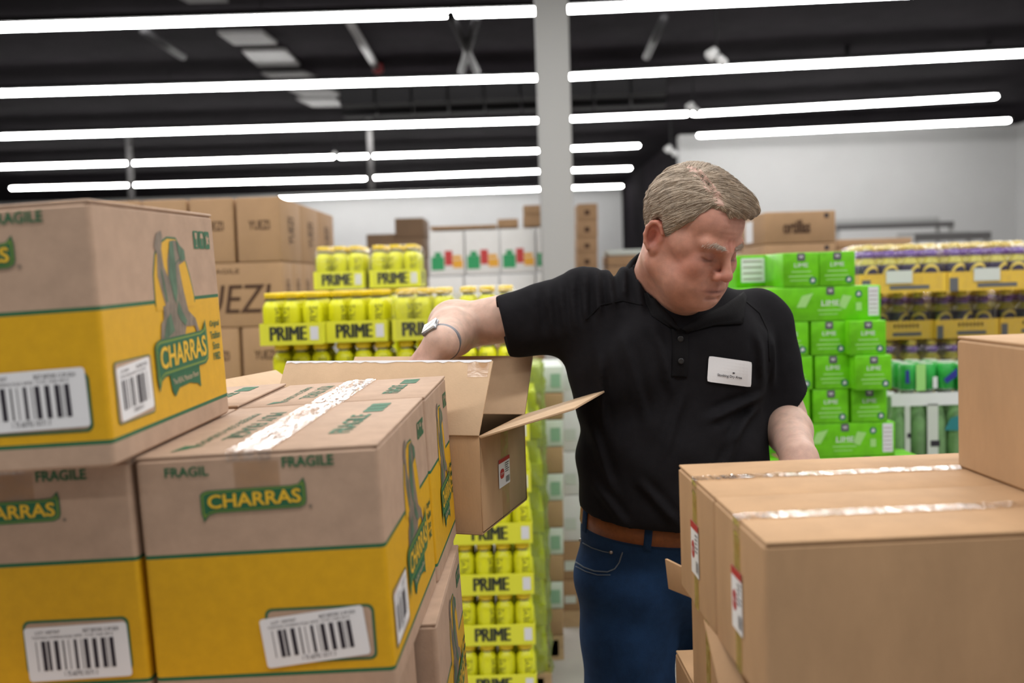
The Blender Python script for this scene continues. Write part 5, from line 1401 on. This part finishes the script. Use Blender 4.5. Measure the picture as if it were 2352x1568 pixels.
# ------------------------------------------------------------------ jeans, belt, shoes
def denim():
    m = mat('denim', (.010, .036, .100), .85, var=.30, scale=14, bump=.3, bscale=900, spec=.2); return m
M['denim'] = denim(); M['thread'] = mat('jean_thread', (.10, .13, .17), .8); M['leather'] = mat('brown_leather', (.22, .072, .020), .5, var=.22, scale=50, bump=.1, bscale=300, spec=.4)
J = Sdf()
J.el(bd((0, -.005, -.02)), (.186, .132, .09), R=BRm).el(bd((0, .01, -.11)), (.192, .135, .12), k=.05, R=BRm)
ftR, ftL = np.array([.20, 2.0, .10]), np.array([.50, 2.12, .10])
knR, knL = np.array([.215, 1.98, .58]), np.array([.47, 2.06, .58])
J.rc(bd((-.095, -.005, -.16)), knR, .103, .080, k=.04); J.rc(knR, ftR, .080, .062, k=.03)
J.rc(bd((.095, .005, -.16)), knL, .103, .080, k=.04); J.rc(knL, ftL, .080, .062, k=.03)
J.fn(lambda p: .0022*np.sin(p[:, 2]*48+p[:, 0]*30+1.5*np.sin(p[:, 0]*22))*np.clip((BO[2]-.05-p[:, 2])*12, 0, 1))
def jeans_f(p):
    d = J(p); top = (p-(BO+[0, 0, .020]))@BT_; d = np.maximum(d, top); return np.maximum(d, .03-p[:, 2])
jv, jf = nets(jeans_f, (BO[0]-.26, BO[1]-.22, 0), (BO[0]+.30, BO[1]+.26, BO[2]+.08), .0055)
jeans = mlink('jeans', jv, jf, [M['denim']])
jb = BVHTree.FromPolygons([tuple(v) for v in jv], [tuple(int(i) for i in f) for f in jf])
def waist(ang, zoff, extra):
    """point on the jeans around the waist at height zoff along the waist plane"""
    d = BRm@np.array([math.sin(ang), -math.cos(ang), 0]); c = BO+np.array([0, 0, .02])+BT_*zoff
    d = d-BT_*(d@BT_); d /= np.linalg.norm(d); o = Vector(c+d*.5); loc, nrm, i, ds = jb.ray_cast(o, Vector(-d))
    if loc is None: loc = Vector(c+d*.17)
    return np.array(loc)+d*extra
def ring_band(name, z0, z1, e, m, th, parent, a0=0, a1=2*PI, N=80):
    mb = MB(); lv = [z0, (z0+z1)/2, z1]
    base = [waist(a0+(a1-a0)*i/N, -.03, e) for i in range(N+1)]
    for p_ in base:
        for z in lv: mb.v.append(tuple(p_+BT_*(z+.03)-off))
    for i in range(N):
        for k in range(2): mb.f.append((i*3+k, (i+1)*3+k, (i+1)*3+k+1, i*3+k+1)); mb.m.append(0)
    o = mb.build(name, m, parent, smooth=True); s_ = o.modifiers.new('solid', 'SOLIDIFY'); s_.thickness = th; s_.offset = 1; return o
ring_band('waistband', -.046, .004, .0015, M['denim'], .003, jeans)
belt = ring_band('leather_belt', -.041, -.002, .0045, M['leather'], .0035, man)
for a in (-2.2, -1.42, -.62, .62, 1.42, 2.4, 3.14):
    ring_band('belt_loop', -.050, .006, .0085, M['denim'], .002, jeans, a-.045, a+.045, 3)
for px_ in (1610,):
    pass
q = waist(.0, -.021, .009); bk = MB().box(-.027, .027, -.002, .002, -.022, -.018).box(-.027, .027, -.002, .002, .018, .022).box(-.027, -.023, -.002, .002, -.018, .018).box(.023, .027, -.002, .002, -.018, .018).build('belt_buckle', mat('steel', (.5, .5, .5), .3, metal=1), belt)
bk.location = q-off+BRm@np.array([0, -.004, 0]); bk.rotation_euler.z = math.radians(14)
def seam(pts, w, name='pocket_seam', m='thread'): strip_on(dens(pts, 6), w, .0010, .001, name, M[m], jeans, jb)
seam([(1322, 1290), (1340, 1302), (1365, 1311), (1395, 1313), (1412, 1306), (1422, 1292), (1430, 1268)], 3)
seam([(1322, 1300), (1345, 1312), (1372, 1320), (1402, 1320)], 2)
seam([(1338, 1246), (1360, 1258), (1385, 1266), (1406, 1270)], 2, 'coin_pocket_seam')
for x, y in ((1334, 1240), (1404, 1268)):
    q = hit(x, y, .002, jb)-Vector(off); r_ = MB().lathe([(.0, -.001), (.0045, -.001), (.0035, .0015), (.001, .002)], 10).build('rivet', mat('rivet_metal', (.35, .33, .33), .35, metal=1), jeans, smooth=True); r_.location = q; r_.rotation_euler = (math.radians(90), 0, 0)
for side, ft, yaw in (('r', ftR, 10), ('l', ftL, 25)):
    R_ = rotm('Z', yaw); Z = Sdf(); f0 = np.array([ft[0], ft[1], 0])
    w_ = lambda p: f0+R_@np.array(p)
    Z.rc(w_((0, .03, .055)), w_((0, -.13, .040)), .045, .036, k=.03).el(w_((0, -.16, .03)), (.046, .06, .032), k=.03, R=R_).rc(w_((0, .03, .05)), w_((0, .03, .10)), .045, .052, k=.02)
    Z.pl((0, 0, .001), (0, 0, -1))
    zv, zf = nets(Z, f0-[.2, .28, .02], f0+[.2, .2, .18], .006); mlink('shoe', zv, zf, [mat('shoe_leather', (.03, .02, .015), .5)])

# ------------------------------------------------------------------ watch
fa = (wrR-elR)/np.linalg.norm(wrR-elR); wc = wrR-fa*.010; fa = fa+np.array([0, 0, -.32]); fa /= np.linalg.norm(fa)
up_ = np.array([-.55, -.25, .80]); up_ = up_-fa*(up_@fa); up_ /= np.linalg.norm(up_); sd_ = np.cross(fa, up_)
M['band'] = mat('watch_band', (.16, .16, .18), .45, spec=.5); M['case'] = mat('watch_case', (.28, .28, .29), .25, metal=.8)
M['glass'] = mat('watch_glass', (.8, .8, .78), .15, spec=1.0, coat=1.0)  # near-white base colour stands in for lamp reflection on the glass
mb = MB(); N = 48
for i in range(N):
    a = 2*PI*i/N; c_, s_ = math.cos(a), math.sin(a)
    wdt = .0095-.001*abs(s_)
    for h_, e in ((-wdt, 0), (-wdt, .0035), (wdt, .0035), (wdt, 0)):
        mb.v.append(tuple(wc+fa*h_+(up_*c_+sd_*s_)*(.0325+e)-off))
for i in range(N):
    i2 = (i+1) % N
    for k in range(4): k2 = (k+1) % 4; mb.f.append((i*4+k, i*4+k2, i2*4+k2, i2*4+k)); mb.m.append(0)
watch = mb.build('wrist_watch', M['band'], man, smooth=True)
def obox(c, ex, ey, ez, a, b, d, name, m, parent, bev=.003):
    o = MB().box(-a, a, -b, b, -d, d).build(name, m, parent, bevel=bev, seg=3)
    Mx = Matrix(((ex[0], ey[0], ez[0], c[0]-off[0]), (ex[1], ey[1], ez[1], c[1]-off[1]), (ex[2], ey[2], ez[2], c[2]-off[2]), (0, 0, 0, 1))); o.matrix_local = Mx; return o
obox(wc+up_*.0375, sd_, fa, up_, .0165, .019, .0045, 'watch_case', M['case'], watch, .004)
obox(wc+up_*.0425, sd_, fa, up_, .0145, .017, .0010, 'watch_glass', M['glass'], watch, .0008)
